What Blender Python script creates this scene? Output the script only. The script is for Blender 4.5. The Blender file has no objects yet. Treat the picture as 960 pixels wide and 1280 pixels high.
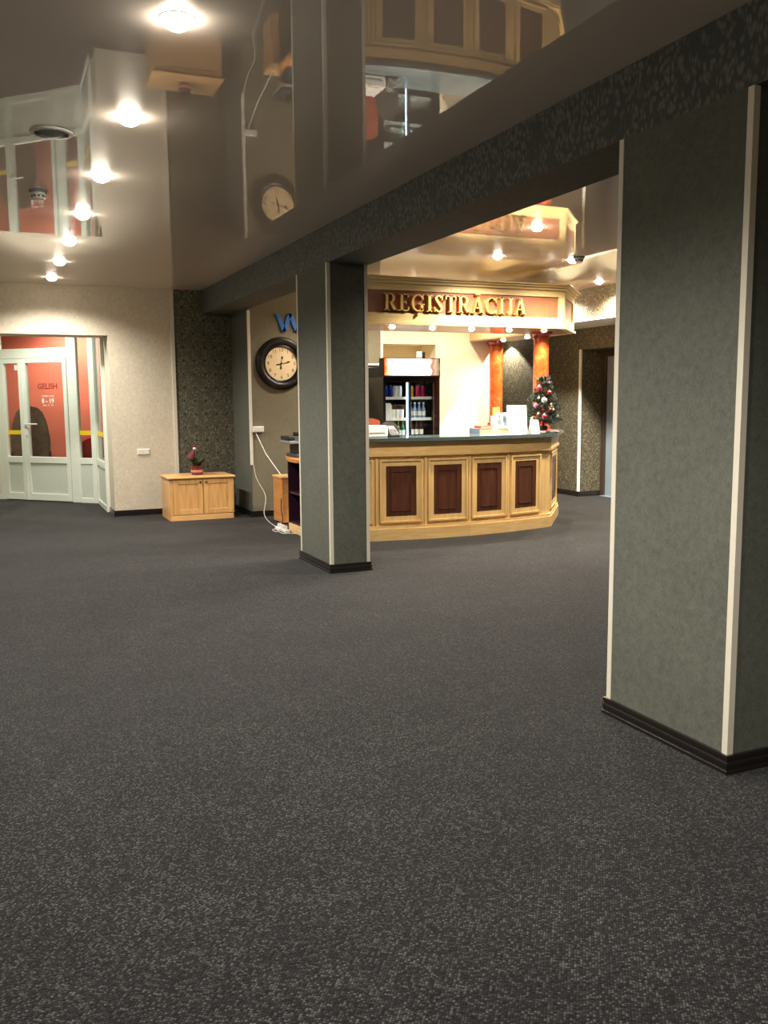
import bpy, bmesh, math, random
from mathutils import Vector, Matrix
random.seed(7)
S = bpy.context.scene
COL = S.collection
PI = math.pi

# ------------------------------------------------------------------ camera
F_PX, YAW, PITCH, ROLL, CAM_H = 1132.67, 0.4052, 0.1247, -0.0074, 1.5
cd = bpy.data.cameras.new('camera'); cam = bpy.data.objects.new('camera', cd); COL.objects.link(cam)
cd.sensor_fit = 'VERTICAL'; cd.sensor_height = 36.0; cd.sensor_width = 27.0
cd.lens = F_PX * 36.0 / 1280.0
cd.clip_start = 0.05; cd.clip_end = 100
_f = Vector((math.sin(YAW)*math.cos(PITCH), math.cos(YAW)*math.cos(PITCH), -math.sin(PITCH)))
_r = Vector((math.cos(YAW), -math.sin(YAW), 0)); _u = _r.cross(_f)
_r2 = _r*math.cos(ROLL) + _u*math.sin(ROLL); _u2 = -_r*math.sin(ROLL) + _u*math.cos(ROLL)
cam.matrix_world = Matrix(((_r2.x, _u2.x, -_f.x, 0), (_r2.y, _u2.y, -_f.y, 0), (_r2.z, _u2.z, -_f.z, CAM_H), (0, 0, 0, 1)))
S.camera = cam

# ------------------------------------------------------------------ world, exposure
w = bpy.data.worlds.new('world'); S.world = w; w.use_nodes = True
w.node_tree.nodes['Background'].inputs[0].default_value = (0.5, 0.47, 0.42, 1)
w.node_tree.nodes['Background'].inputs[1].default_value = 0.0
S.view_settings.view_transform = 'Standard'; S.view_settings.look = 'None'
S.view_settings.exposure = 0.48; S.view_settings.gamma = 1.0; S.view_settings.use_curve_mapping = False
S.cycles.sample_clamp_indirect = 4.0
S.cycles.max_bounces = 8
LOBBY_W, CANOPY_W, WORK_W, RECEP_W = 135.0, 66.0, 60.0, 170.0
WARM = (1.0, 0.88, 0.72); NEUTRAL = (1.0, 0.935, 0.85); COOL = (0.92, 1.0, 0.90)

# ------------------------------------------------------------------ materials
MATS = {}
def lin(c):
    return tuple((v/255/12.92 if v/255 <= 0.04045 else ((v/255+0.055)/1.055)**2.4) for v in c)
def newmat(name):
    m = bpy.data.materials.new(name); m.use_nodes = True
    nt = m.node_tree; b = nt.nodes['Principled BSDF']; MATS[name] = m
    return m, nt, b
def N(nt, t, **kw):
    n = nt.nodes.new(t)
    for k, v in kw.items(): setattr(n, k, v)
    return n
def ramp(nt, fac, stops):
    r = N(nt, 'ShaderNodeValToRGB'); el = r.color_ramp.elements
    while len(el) < len(stops): el.new(0.5)
    for e, (p, c) in zip(el, stops): e.position = p; e.color = (*c, 1) if len(c) == 3 else c
    nt.links.new(fac, r.inputs[0]); return r.outputs[0]
def math_(nt, op, a, b=None):
    n = N(nt, 'ShaderNodeMath', operation=op)
    for i, v in enumerate((a, b)):
        if v is None: continue
        if isinstance(v, (int, float)): n.inputs[i].default_value = v
        else: nt.links.new(v, n.inputs[i])
    return n.outputs[0]
def coords(nt, scale=(1, 1, 1), rot=(0, 0, 0)):
    tc = N(nt, 'ShaderNodeTexCoord'); mp = N(nt, 'ShaderNodeMapping')
    mp.inputs['Scale'].default_value = scale; mp.inputs['Rotation'].default_value = rot
    nt.links.new(tc.outputs['Object'], mp.inputs[0]); return mp.outputs[0]
def noise(nt, vec, scale, detail=3, rough=0.5, dist=0.0):
    n = N(nt, 'ShaderNodeTexNoise'); n.inputs['Scale'].default_value = scale
    n.inputs['Detail'].default_value = detail; n.inputs['Roughness'].default_value = rough
    n.inputs['Distortion'].default_value = dist
    nt.links.new(vec, n.inputs['Vector']); return n.outputs[0]
def voronoi(nt, vec, scale, rnd=1.0, feature='F1'):
    n = N(nt, 'ShaderNodeTexVoronoi', feature=feature); n.inputs['Scale'].default_value = scale
    n.inputs['Randomness'].default_value = rnd
    nt.links.new(vec, n.inputs['Vector']); return n
def bump(nt, b, h, strength=0.3, dist=0.01):
    n = N(nt, 'ShaderNodeBump'); n.inputs['Strength'].default_value = strength; n.inputs['Distance'].default_value = dist
    nt.links.new(h, n.inputs['Height']); nt.links.new(n.outputs[0], b.inputs['Normal'])
def mixc(nt, fac, a, b, blend='MIX'):
    n = N(nt, 'ShaderNodeMix', data_type='RGBA', blend_type=blend)
    if isinstance(fac, (int, float)): n.inputs[0].default_value = fac
    else: nt.links.new(fac, n.inputs[0])
    for i, v in ((6, a), (7, b)):
        if isinstance(v, tuple): n.inputs[i].default_value = (*v, 1)
        else: nt.links.new(v, n.inputs[i])
    return n.outputs[2]

def plain(name, rgb, rough=0.5, metal=0.0, spec=0.5, var=0.08, scale=20, coat=0.0, emis=None, estr=0.0):
    m, nt, b = newmat(name); c = lin(rgb)
    v = coords(nt); f = noise(nt, v, scale, 3)
    d = tuple(x*(1-var) for x in c); l = tuple(min(1, x*(1+var)) for x in c)
    nt.links.new(ramp(nt, f, [(0.3, d), (0.7, l)]), b.inputs['Base Color'])
    b.inputs['Roughness'].default_value = rough; b.inputs['Metallic'].default_value = metal
    b.inputs['Specular IOR Level'].default_value = spec; b.inputs['Coat Weight'].default_value = coat
    b.inputs['Coat Roughness'].default_value = 0.08
    if emis:
        b.inputs['Emission Color'].default_value = (*lin(emis), 1); b.inputs['Emission Strength'].default_value = estr
    return m
def wood(name, rgb, rgb2, rough=0.4, axis='z', scale=3.0, knots=False, coat=0.15):
    m, nt, b = newmat(name)
    sc = {'z': (14, 14, 1), 'x': (1, 14, 14), 'y': (14, 1, 14)}[axis]
    v = coords(nt, sc); f = noise(nt, v, scale, 5, 0.6, 0.6)
    c = ramp(nt, f, [(0.3, lin(rgb2)), (0.65, lin(rgb))])
    if knots:
        v2 = coords(nt); vo = voronoi(nt, v2, 5.0)
        k = ramp(nt, vo.outputs['Distance'], [(0.03, (1, 1, 1)), (0.075, (0, 0, 0))])
        c = mixc(nt, k, c, lin((120, 75, 40)))
    nt.links.new(c, b.inputs['Base Color']); b.inputs['Roughness'].default_value = rough
    b.inputs['Coat Weight'].default_value = coat; b.inputs['Coat Roughness'].default_value = 0.15
    bump(nt, b, f, 0.08, 0.002)
    return m
def emit(name, rgb, strength):
    m, nt, b = newmat(name)
    b.inputs['Base Color'].default_value = (*lin(rgb), 1)
    b.inputs['Emission Color'].default_value = (*lin(rgb), 1); b.inputs['Emission Strength'].default_value = strength
    return m
def glass(name, tint=(235, 240, 238), refl=0.08):
    m, nt, b = newmat(name); nt.nodes.remove(b)
    out = nt.nodes['Material Output']
    t = N(nt, 'ShaderNodeBsdfTransparent'); t.inputs[0].default_value = (*lin(tint), 1)
    g = N(nt, 'ShaderNodeBsdfGlossy'); g.inputs['Roughness'].default_value = 0.02
    lw = N(nt, 'ShaderNodeLayerWeight'); lw.inputs[0].default_value = 0.5
    fr = N(nt, 'ShaderNodeMath', operation='MULTIPLY_ADD'); nt.links.new(math_(nt, 'POWER', lw.outputs['Facing'], 5.0), fr.inputs[0])
    fr.inputs[1].default_value = 0.6; fr.inputs[2].default_value = 0.02
    mx = N(nt, 'ShaderNodeMixShader')
    nt.links.new(fr.outputs[0], mx.inputs[0]); nt.links.new(t.outputs[0], mx.inputs[1]); nt.links.new(g.outputs[0], mx.inputs[2])
    nt.links.new(mx.outputs[0], out.inputs[0]); return m

def mat_carpet():
    m, nt, b = newmat('carpet')
    v = coords(nt, rot=(0, 0, 0.62)); v0 = coords(nt)
    vo = voronoi(nt, v, 128, 0.42)
    cell = ramp(nt, vo.outputs['Distance'], [(0.0, (1.25, 1.25, 1.25)), (0.28, (0.95, 0.95, 0.95)), (0.55, (0.22, 0.22, 0.22))])
    hsv = N(nt, 'ShaderNodeSeparateColor'); nt.links.new(vo.outputs['Color'], hsv.inputs[0])
    percell = ramp(nt, hsv.outputs[0], [(0.0, tuple(0.52*q for q in lin((35, 36, 38)))), (0.55, tuple(0.52*q for q in lin((57, 57, 58)))), (1.0, tuple(0.52*q for q in lin((112, 110, 108))))])
    c = mixc(nt, 1.0, percell, cell, 'MULTIPLY')
    big = noise(nt, v0, 2.2, 5, 0.65)
    bigc = ramp(nt, big, [(0.3, (0.72, 0.72, 0.72)), (0.7, (1.2, 1.18, 1.15))])
    med = noise(nt, v0, 22, 3, 0.6)
    medc = ramp(nt, med, [(0.3, (0.78, 0.78, 0.78)), (0.7, (1.18, 1.18, 1.18))])
    c = mixc(nt, 1.0, c, bigc, 'MULTIPLY'); c = mixc(nt, 1.0, c, medc, 'MULTIPLY')
    nt.links.new(c, b.inputs['Base Color']); b.inputs['Roughness'].default_value = 1.0
    b.inputs['Specular IOR Level'].default_value = 0.1
    b.inputs['Sheen Weight'].default_value = 0.12; b.inputs['Sheen Roughness'].default_value = 0.5
    inv = math_(nt, 'SUBTRACT', 1.0, vo.outputs['Distance']); bump(nt, b, inv, 0.5, 0.004)
mat_carpet()
def mat_paper(name, dark, light, weave=220, big=3.0):
    m, nt, b = newmat(name)
    v = coords(nt); vs = coords(nt, (1, 1, 0.25)); vz = coords(nt, (0.3, 0.3, 1))
    a = noise(nt, vs, weave, 2, 0.6); c2 = noise(nt, vz, weave, 2, 0.6); g = noise(nt, v, 26, 4, 0.65); l = noise(nt, v, big, 3, 0.5)
    s = math_(nt, 'ADD', math_(nt, 'MULTIPLY', a, 0.30), math_(nt, 'MULTIPLY', c2, 0.25))
    s = math_(nt, 'ADD', s, math_(nt, 'MULTIPLY', g, 0.33)); s = math_(nt, 'ADD', s, math_(nt, 'MULTIPLY', l, 0.12))
    nt.links.new(ramp(nt, s, [(0.36, lin(dark)), (0.64, lin(light))]), b.inputs['Base Color'])
    b.inputs['Roughness'].default_value = 0.75; b.inputs['Specular IOR Level'].default_value = 0.25
    bump(nt, b, s, 0.25, 0.003)
mat_paper('pillar_paper', (76, 78, 70), (105, 107, 97))
mat_paper('grey_paper', (112, 107, 89), (134, 128, 107))
mat_paper('cream_paper', (196, 185, 162), (222, 212, 191), 90)
mat_paper('white_cream', (228, 214, 182), (238, 226, 196), 60)
mat_paper('beige_paper', (190, 172, 145), (205, 188, 160))
def mat_damask(name, dark, mid, light, pu=0.28, pz=0.35):
    m, nt, b = newmat(name)
    tc = N(nt, 'ShaderNodeTexCoord'); sp = N(nt, 'ShaderNodeSeparateXYZ'); nt.links.new(tc.outputs['Object'], sp.inputs[0])
    u = math_(nt, 'ADD', sp.outputs[0], sp.outputs[1])
    cu = math_(nt, 'COSINE', math_(nt, 'MULTIPLY', u, 2*PI/pu)); cz = math_(nt, 'COSINE', math_(nt, 'MULTIPLY', sp.outputs[2], 2*PI/pz))
    L = math_(nt, 'MULTIPLY', cu, cz)
    cv = N(nt, 'ShaderNodeCombineXYZ'); nt.links.new(u, cv.inputs[0]); nt.links.new(sp.outputs[2], cv.inputs[2])
    vo = voronoi(nt, cv.outputs[0], 34, 0.6)
    dots = ramp(nt, vo.outputs['Distance'], [(0.2, (1, 1, 1)), (0.55, (0, 0, 0))])
    nz = noise(nt, cv.outputs[0], 14, 3, 0.6)
    Lf = math_(nt, 'ADD', math_(nt, 'MULTIPLY', L, 0.55), nz)
    zone = ramp(nt, Lf, [(0.05, (0.3, 0.3, 0.3)), (0.4, (1, 1, 1))])
    fac = math_(nt, 'MULTIPLY', dots, zone)
    # dark almond marks between the motifs
    cu2 = math_(nt, 'COSINE', math_(nt, 'MULTIPLY', u, 4*PI/pu)); cz2 = math_(nt, 'COSINE', math_(nt, 'MULTIPLY', sp.outputs[2], 4*PI/pz))
    mk = ramp(nt, math_(nt, 'ADD', cu2, cz2), [(0.0, (0, 0, 0)), (1.0, (0, 0, 0))])
    mkf = N(nt, 'ShaderNodeMapRange'); mkf.inputs[1].default_value = -1.7; mkf.inputs[2].default_value = -1.92
    nt.links.new(math_(nt, 'ADD', cu2, cz2), mkf.inputs[0])
    c = mixc(nt, fac, lin(mid), lin(light)); c = mixc(nt, mkf.outputs[0], c, lin(dark))
    nt.links.new(c, b.inputs['Base Color']); b.inputs['Roughness'].default_value = 0.6; b.inputs['Specular IOR Level'].default_value = 0.3
    bump(nt, b, fac, 0.3, 0.003)
mat_damask('damask', (50, 48, 38), (84, 83, 69), (130, 127, 108))
mat_damask('damask_olive', (54, 49, 38), (77, 73, 59), (122, 116, 96), 0.22, 0.30)
def mat_relief():
    m, nt, b = newmat('leaf_relief')
    v = coords(nt, (1, 1, 0.55)); n2 = noise(nt, coords(nt), 5, 3, 0.6)
    off = N(nt, 'ShaderNodeVectorMath', operation='MULTIPLY_ADD')
    nn = N(nt, 'ShaderNodeTexNoise'); nn.inputs['Scale'].default_value = 9; nt.links.new(v, nn.inputs['Vector'])
    nt.links.new(nn.outputs['Color'], off.inputs[0]); off.inputs[1].default_value = (0.08, 0.08, 0.05); nt.links.new(v, off.inputs[2])
    vo = voronoi(nt, off.outputs[0], 46, 0.9)
    blob = ramp(nt, vo.outputs['Distance'], [(0.22, (1, 1, 1)), (0.6, (0, 0, 0))])
    sel = ramp(nt, n2, [(0.34, (0.1, 0.1, 0.1)), (0.44, (1, 1, 1))])
    fac = math_(nt, 'MULTIPLY', blob, sel)
    nt.links.new(mixc(nt, fac, lin((68, 70, 68)), lin((108, 112, 106))), b.inputs['Base Color'])
    b.inputs['Roughness'].default_value = 0.6; b.inputs['Specular IOR Level'].default_value = 0.35
    bump(nt, b, fac, 0.6, 0.006)
mat_relief()
def mat_ceiling():
    m, nt, b = newmat('stretch_ceiling')
    v = coords(nt); f = noise(nt, v, 0.7, 2)
    nt.links.new(ramp(nt, f, [(0.3, lin((236, 224, 213))), (0.7, lin((240, 228, 217)))]), b.inputs['Base Color'])
    b.inputs['Roughness'].default_value = 0.35
    b.inputs['Specular IOR Level'].default_value = 0.1
    b.inputs['Coat Weight'].default_value = 1.0; b.inputs['Coat Roughness'].default_value = 0.006; b.inputs['Coat IOR'].default_value = 1.45
    n = N(nt, 'ShaderNodeBump'); n.inputs['Strength'].default_value = 0.035; n.inputs['Distance'].default_value = 0.006
    nt.links.new(noise(nt, v, 1.6, 2, 0.4), n.inputs['Height']); nt.links.new(n.outputs[0], b.inputs['Coat Normal'])
mat_ceiling()
def mat_marble():
    m, nt, b = newmat('orange_marble')
    v = coords(nt); f = noise(nt, v, 5, 6, 0.65, 1.5)
    nt.links.new(ramp(nt, f, [(0.3, lin((126, 46, 16))), (0.5, lin((178, 72, 28))), (0.72, lin((204, 104, 50)))]), b.inputs['Base Color'])
    b.inputs['Roughness'].default_value = 0.25; b.inputs['Coat Weight'].default_value = 0.4
mat_marble()
plain('trim_cream', (216, 210, 192), 0.45, var=0.02)
plain('trim_white', (232, 228, 216), 0.4, var=0.02)
plain('upvc', (228, 232, 220), 0.3, var=0.02)
plain('upvc_panel', (205, 212, 200), 0.35, var=0.02)
plain('gasket', (60, 62, 58), 0.6)
plain('skirting', (30, 26, 23), 0.28, coat=0.3)
plain('red_wall', (212, 108, 84), 0.7, var=0.05, scale=2)
plain('white_paint', (225, 222, 214), 0.7, var=0.02)
plain('plaster', (200, 190, 175), 0.8, var=0.03)
plain('black_gloss', (18, 17, 18), 0.15, coat=0.5)
plain('black_matte', (26, 25, 26), 0.55)
plain('dark_grey', (58, 60, 62), 0.45)
plain('mid_grey', (130, 134, 136), 0.4)
plain('chrome', (200, 200, 198), 0.18, metal=1.0)
plain('brushed_steel', (140, 158, 172), 0.32, metal=0.35, var=0.06, scale=3)
plain('dark_bronze', (70, 60, 50), 0.35, metal=0.4)
plain('brass', (226, 190, 116), 0.38, metal=0.75, var=0.05)
plain('white_plastic', (236, 235, 230), 0.35, var=0.02)
plain('clock_black', (20, 19, 19), 0.34, coat=0.15)
plain('clock_dial', (238, 214, 172), 0.5, var=0.05, scale=9)
plain('ink', (28, 24, 20), 0.6)
plain('sign_blue', (38, 118, 214), 0.4, var=0.05)
plain('yellow_tape', (250, 214, 20), 0.4, var=0.03)
plain('counter_top', (78, 92, 96), 0.16, coat=0.6, var=0.12, scale=60)
plain('purple_laminate', (44, 18, 34), 0.4)
plain('leather_brown', (150, 74, 50), 0.4, var=0.12)
plain('mesh_black', (44, 38, 36), 0.8, var=0.4, scale=180)
plain('paper_white', (245, 244, 240), 0.6, var=0.01)
plain('card_orange', (226, 150, 70), 0.6)
plain('slate_blue', (92, 110, 122), 0.5)
plain('brick_red', (178, 72, 48), 0.5)
plain('book_beige', (196, 178, 140), 0.6)
plain('rose', (196, 104, 110), 0.5)
plain('leaf_green', (40, 66, 34), 0.55, var=0.35, scale=60)
plain('needle_green', (30, 46, 32), 0.6, var=0.45, scale=90)
plain('burgundy', (104, 26, 44), 0.7, var=0.2)
plain('pot_red', (96, 34, 32), 0.3, coat=0.3)
plain('pot_pink', (190, 130, 120), 0.4)
plain('bark', (44, 32, 24), 0.8)
plain('bauble_pink', (176, 64, 84), 0.15, metal=0.6)
plain('bauble_silver', (214, 218, 208), 0.18, metal=0.7)
plain('bauble_red', (128, 30, 30), 0.15, metal=0.5)
plain('bauble_lilac', (160, 112, 144), 0.15, metal=0.5)
plain('armchair_red', (170, 30, 30), 0.55)
plain('coat_olive', (98, 76, 56), 0.85, var=0.35, scale=12)
plain('text_red', (140, 30, 30), 0.5)
plain('cable_white', (220, 218, 210), 0.45)
plain('cable_black', (22, 22, 22), 0.45)
plain('can_blue', (30, 56, 168), 0.25, metal=0.5)
plain('can_yellow', (220, 190, 30), 0.25, metal=0.4)
plain('can_pink', (200, 40, 100), 0.25, metal=0.4)
plain('bottle_green', (40, 110, 58), 0.12, coat=0.5)
plain('bottle_brown', (62, 30, 20), 0.12, coat=0.5)
plain('bottle_blue', (140, 156, 202), 0.15, coat=0.5)
plain('label_white', (238, 238, 240), 0.5, var=0.02)
plain('fascia_brown', (150, 96, 66), 0.35, coat=0.3, var=0.12, scale=6)
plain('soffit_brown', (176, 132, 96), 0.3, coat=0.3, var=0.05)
plain('lacquer_column', (150, 48, 24), 0.3, coat=0.4)
wood('pine', (224, 176, 114), (198, 146, 86), axis='z', knots=True)
wood('pine_top', (230, 184, 124), (212, 160, 100), axis='x')
wood('cream_wood', (232, 198, 138), (214, 174, 110), axis='x', scale=2)
wood('cream_wood_v', (230, 196, 136), (212, 172, 108), axis='z', scale=2)
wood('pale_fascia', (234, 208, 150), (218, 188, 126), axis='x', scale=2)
wood('dark_panel', (92, 52, 34), (66, 34, 22), axis='z', scale=3)
wood('desk_wood', (214, 150, 88), (190, 124, 64), axis='y')
glass('glass')
emit('bulb', (255, 242, 220), 60.0)
emit('bulb_soft', (255, 236, 205), 18.0)
emit('led_cool', (215, 232, 255), 9.0)
def mat_lightbox():
    m, nt, b = newmat('light_box_print')
    tc = N(nt, 'ShaderNodeTexCoord'); sp = N(nt, 'ShaderNodeSeparateXYZ'); nt.links.new(tc.outputs['Generated'], sp.inputs[0])
    nz = noise(nt, coords(nt), 12, 3, 0.6)
    f = math_(nt, 'ADD', sp.outputs[0], math_(nt, 'MULTIPLY', math_(nt, 'SUBTRACT', nz, 0.5), 0.12))
    c = ramp(nt, f, [(0.0, lin((210, 70, 30))), (0.06, lin((250, 170, 110))), (0.13, (1, 0.98, 0.95)), (0.70, (1, 0.99, 0.97)), (0.76, lin((250, 190, 140))), (0.80, (1, 0.96, 0.92)), (0.86, lin((120, 90, 70))), (0.92, lin((150, 130, 110))), (1.0, lin((50, 40, 36)))])
    nt.links.new(c, b.inputs['Base Color']); nt.links.new(c, b.inputs['Emission Color']); b.inputs['Emission Strength'].default_value = 1.4
mat_lightbox()
def mat_leaflet():
    m, nt, b = newmat('leaflet_print')
    v = coords(nt, (1, 1, 1)); nz = noise(nt, v, 9, 2)
    nt.links.new(ramp(nt, nz, [(0.35, lin((50, 66, 80))), (0.5, lin((96, 112, 120))), (0.65, lin((206, 190, 160)))]), b.inputs['Base Color'])
mat_leaflet()

# ------------------------------------------------------------------ geometry helpers
class MB:
    def __init__(s): s.v = []; s.f = []
    def add(s, vs, fs):
        o = len(s.v); s.v += [tuple(p) for p in vs]; s.f += [tuple(i+o for i in f) for f in fs]; return s
    def box(s, x0, x1, y0, y1, z0, z1):
        vs = [(x, y, z) for z in (z0, z1) for y in (y0, y1) for x in (x0, x1)]
        return s.add(vs, [(0, 2, 3, 1), (4, 5, 7, 6), (0, 1, 5, 4), (2, 6, 7, 3), (0, 4, 6, 2), (1, 3, 7, 5)])
    def prism(s, poly, z0, z1):
        n = len(poly); vs = [(x, y, z0) for x, y in poly] + [(x, y, z1) for x, y in poly]
        return s.add(vs, [tuple(range(n-1, -1, -1)), tuple(range(n, 2*n))] + [(i, (i+1) % n, (i+1) % n+n, i+n) for i in range(n)])
    def lathe(s, prof, c=(0, 0, 0), seg=20, M=None):
        vs = []; fs = []; n = len(prof)
        for k in range(seg):
            a = 2*PI*k/seg
            for r, z in prof:
                p = Vector((r*math.cos(a), r*math.sin(a), z))
                if M: p = M @ p
                vs.append((p.x+c[0], p.y+c[1], p.z+c[2]))
        for k in range(seg):
            k2 = (k+1) % seg
            for i in range(n-1):
                fs.append((k*n+i, k2*n+i, k2*n+i+1, k*n+i+1))
        if prof[0][0] > 1e-6: fs.append(tuple(k*n for k in range(seg-1, -1, -1)))
        if prof[-1][0] > 1e-6: fs.append(tuple(k*n+n-1 for k in range(seg)))
        return s.add(vs, fs)
    def tube(s, pts, r, seg=8, r1=None):
        pts = [Vector(p) for p in pts]; vs = []; fs = []; n = len(pts)
        for i, p in enumerate(pts):
            t = (pts[min(i+1, n-1)] - pts[max(i-1, 0)]).normalized()
            a = t.cross(Vector((0, 0, 1)));
            if a.length < 1e-3: a = t.cross(Vector((1, 0, 0)))
            a.normalize(); b = t.cross(a)
            rr = r if r1 is None else r + (r1-r)*i/(n-1)
            for k in range(seg):
                q = p + (a*math.cos(2*PI*k/seg) + b*math.sin(2*PI*k/seg))*rr
                vs.append(tuple(q))
        for i in range(n-1):
            for k in range(seg):
                k2 = (k+1) % seg
                fs.append((i*seg+k, i*seg+k2, (i+1)*seg+k2, (i+1)*seg+k))
        fs.append(tuple(range(seg))); fs.append(tuple((n-1)*seg+k for k in range(seg-1, -1, -1)))
        return s.add(vs, fs)
    def facet(s, p0, p1, u0, u1, z0, z1, d0, d1):
        """box on a vertical facet p0->p1 (2D): u along it, d outward (to the right of travel)"""
        p0 = Vector(p0); p1 = Vector(p1); t = (p1-p0).normalized(); n = Vector((t.y, -t.x))
        vs = []
        for z in (z0, z1):
            for d in (d0, d1):
                for u in (u0, u1):
                    q = p0 + t*u + n*d; vs.append((q.x, q.y, z))
        return s.add(vs, [(0, 2, 3, 1), (4, 5, 7, 6), (0, 1, 5, 4), (2, 6, 7, 3), (0, 4, 6, 2), (1, 3, 7, 5)])
    def xform(s, M):
        s.v = [tuple(M @ Vector(p)) for p in s.v]; return s
def mesh(name, mb, mat, bevel=0.0, smooth=False, seg=1):
    me = bpy.data.meshes.new(name); me.from_pydata(mb.v, [], mb.f); me.update()
    bm = bmesh.new(); bm.from_mesh(me)
    bmesh.ops.recalc_face_normals(bm, faces=bm.faces)
    if bevel:
        bmesh.ops.bevel(bm, geom=list(bm.edges), offset=bevel, segments=seg, affect='EDGES', clamp_overlap=True)
    bm.to_mesh(me); bm.free()
    if smooth:
        for p in me.polygons: p.use_smooth = True
        try: me.set_sharp_from_angle(angle=math.radians(38))
        except Exception: pass
    me.materials.append(MATS[mat]); return me
def root_of(o):
    return o
def part(name, mb, mat, parent=None, bevel=0.0, smooth=False, local=False, seg=1, label=None):
    """one mesh object; coordinates are world ones unless local"""
    o = bpy.data.objects.new(name, mesh(name, mb, mat, bevel, smooth, seg)); COL.objects.link(o)
    if parent:
        o.parent = parent
        if not local and parent.type == 'EMPTY': o.location = -Vector(parent.location)
    if label: o['label'] = label
    return o
def tag(o, label, cat, group=None):
    o['label'] = label; o['category'] = cat
    if group: o['group'] = group
    return o
def thing(name, label, cat, loc=(0, 0, 0), group=None, rotz=0):
    o = bpy.data.objects.new(name, None); COL.objects.link(o); o.location = loc; o.rotation_euler = (0, 0, rotz)
    o.empty_display_size = 0.1
    return tag(o, label, cat, group)
def struct(name, mb=None, mat=None, label=None, bevel=0.0, loc=(0, 0, 0)):
    if mb is None:
        o = bpy.data.objects.new(name, None); COL.objects.link(o); o.location = loc
    else: o = part(name, mb, mat, None, bevel)
    o['kind'] = 'structure'
    if label: o['label'] = label
    return o
def dup(root, loc=None, label=None, rotz=None):
    r = root.copy(); COL.objects.link(r)
    if loc is not None: r.location = loc
    if label: r['label'] = label
    if rotz is not None: r.rotation_euler = (0, 0, rotz)
    for ch in list(root.children):
        c = ch.copy(); COL.objects.link(c); c.parent = r
        for g in list(ch.children):
            d = g.copy(); COL.objects.link(d); d.parent = c
    return r
def text_mb(s, size, depth=0.0, align='CENTER', bold=0.0):
    cu = bpy.data.curves.new('t', 'FONT'); cu.body = s; cu.size = size; cu.extrude = depth
    cu.align_x = align; cu.align_y = 'CENTER'; cu.resolution_u = 3; cu.offset = bold
    ob = bpy.data.objects.new('t', cu); COL.objects.link(ob)
    dg = bpy.context.evaluated_depsgraph_get(); dg.update()
    me = ob.evaluated_get(dg).to_mesh()
    mb = MB(); mb.add([tuple(v.co) for v in me.vertices], [tuple(p.vertices) for p in me.polygons])
    ob.evaluated_get(dg).to_mesh_clear()
    bpy.data.objects.remove(ob); bpy.data.curves.remove(cu)
    return mb
def frame_m(origin, xdir, zdir=(0, 0, 1)):
    """matrix taking (x,y,0) text coords to a vertical surface: x->xdir, y->zdir, z->normal"""
    x = Vector(xdir).normalized(); y = Vector(zdir).normalized(); z = x.cross(y)
    o = Vector(origin)
    return Matrix(((x.x, y.x, z.x, o.x), (x.y, y.y, z.y, o.y), (x.z, y.z, z.z, o.z), (0, 0, 0, 1)))
def skirting_boxes(mb, p0, p1, h=0.075, e0=1, e1=1):
    """profiled skirting along p0->p1, mitred at its ends (e=1 outer corner, 0 square, -1 inner corner)"""
    p0 = Vector(p0); p1 = Vector(p1); L = (p1-p0).length; t = (p1-p0).normalized(); n = Vector((t.y, -t.x))
    prof = [(0, 0), (0.020, 0), (0.020, 0.014), (0.014, 0.016), (0.014, 0.030), (0.018, 0.032), (0.018, 0.046), (0.012, 0.049), (0.012, 0.060), (0.015, 0.062), (0.015, h), (0, h)]
    q = len(prof); vs = []
    for s0, e in ((0, -e0), (L, e1)):
        for d, z in prof:
            c = p0 + t*(s0 + e*d) + n*d; vs.append((c.x, c.y, z))
    return mb.add(vs, [tuple(range(q)), tuple(range(2*q-1, q-1, -1))] + [(i, (i+1) % q, (i+1) % q+q, i+q) for i in range(q)])

# ------------------------------------------------------------------ layout constants (metres)
XB, BEAM_W, HC, HB = 2.623, 0.382, 2.927, 2.625
YW = 12.14           # far lobby wall
YC = 11.27           # clock wall / wall behind the reception
XR = 8.11            # right wall

# ------------------------------------------------------------------ structure
struct('floor', MB().box(-3, 9.2, -3, 17.5, -0.1, 0), 'carpet', 'charcoal flecked loop pile carpet')
struct('ceiling', MB().box(-3, 9.2, -3, YW+0.02, HC, HC+0.1).box(6.40, 9.2, YW+0.02, 14.4, HC, HC+0.1), 'stretch_ceiling', 'glossy taupe stretch ceiling')
struct('wall_left', MB().box(-2.8, -2.65, -3, YW, 0, HC), 'cream_paper')
struct('wall_back', MB().box(-2.8, 9.2, -3.15, -3.0, 0, HC), 'cream_paper')
# far wall, with the opening to the vestibule
struct('wall_far', MB().box(-2.65, -1.2, YW, YW+0.5, 0, HC).box(-1.2, 1.4, YW, YW+0.5, 2.32, HC).box(1.4, 2.225, YW, YW+0.5, 0, HC), 'cream_paper', 'cream flecked wallpaper wall with wide opening')
struct('wall_far_green', MB().box(2.225, 3.0, YW, YW+0.5, 0, HC), 'damask', 'dark green damask wall behind the pine cabinet')
struct('trim_1', MB().box(2.195, 2.245, YW-0.018, YW, 0.075, HC), 'trim_cream', 'cream strip where cream paper meets damask', 0.004)
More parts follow.
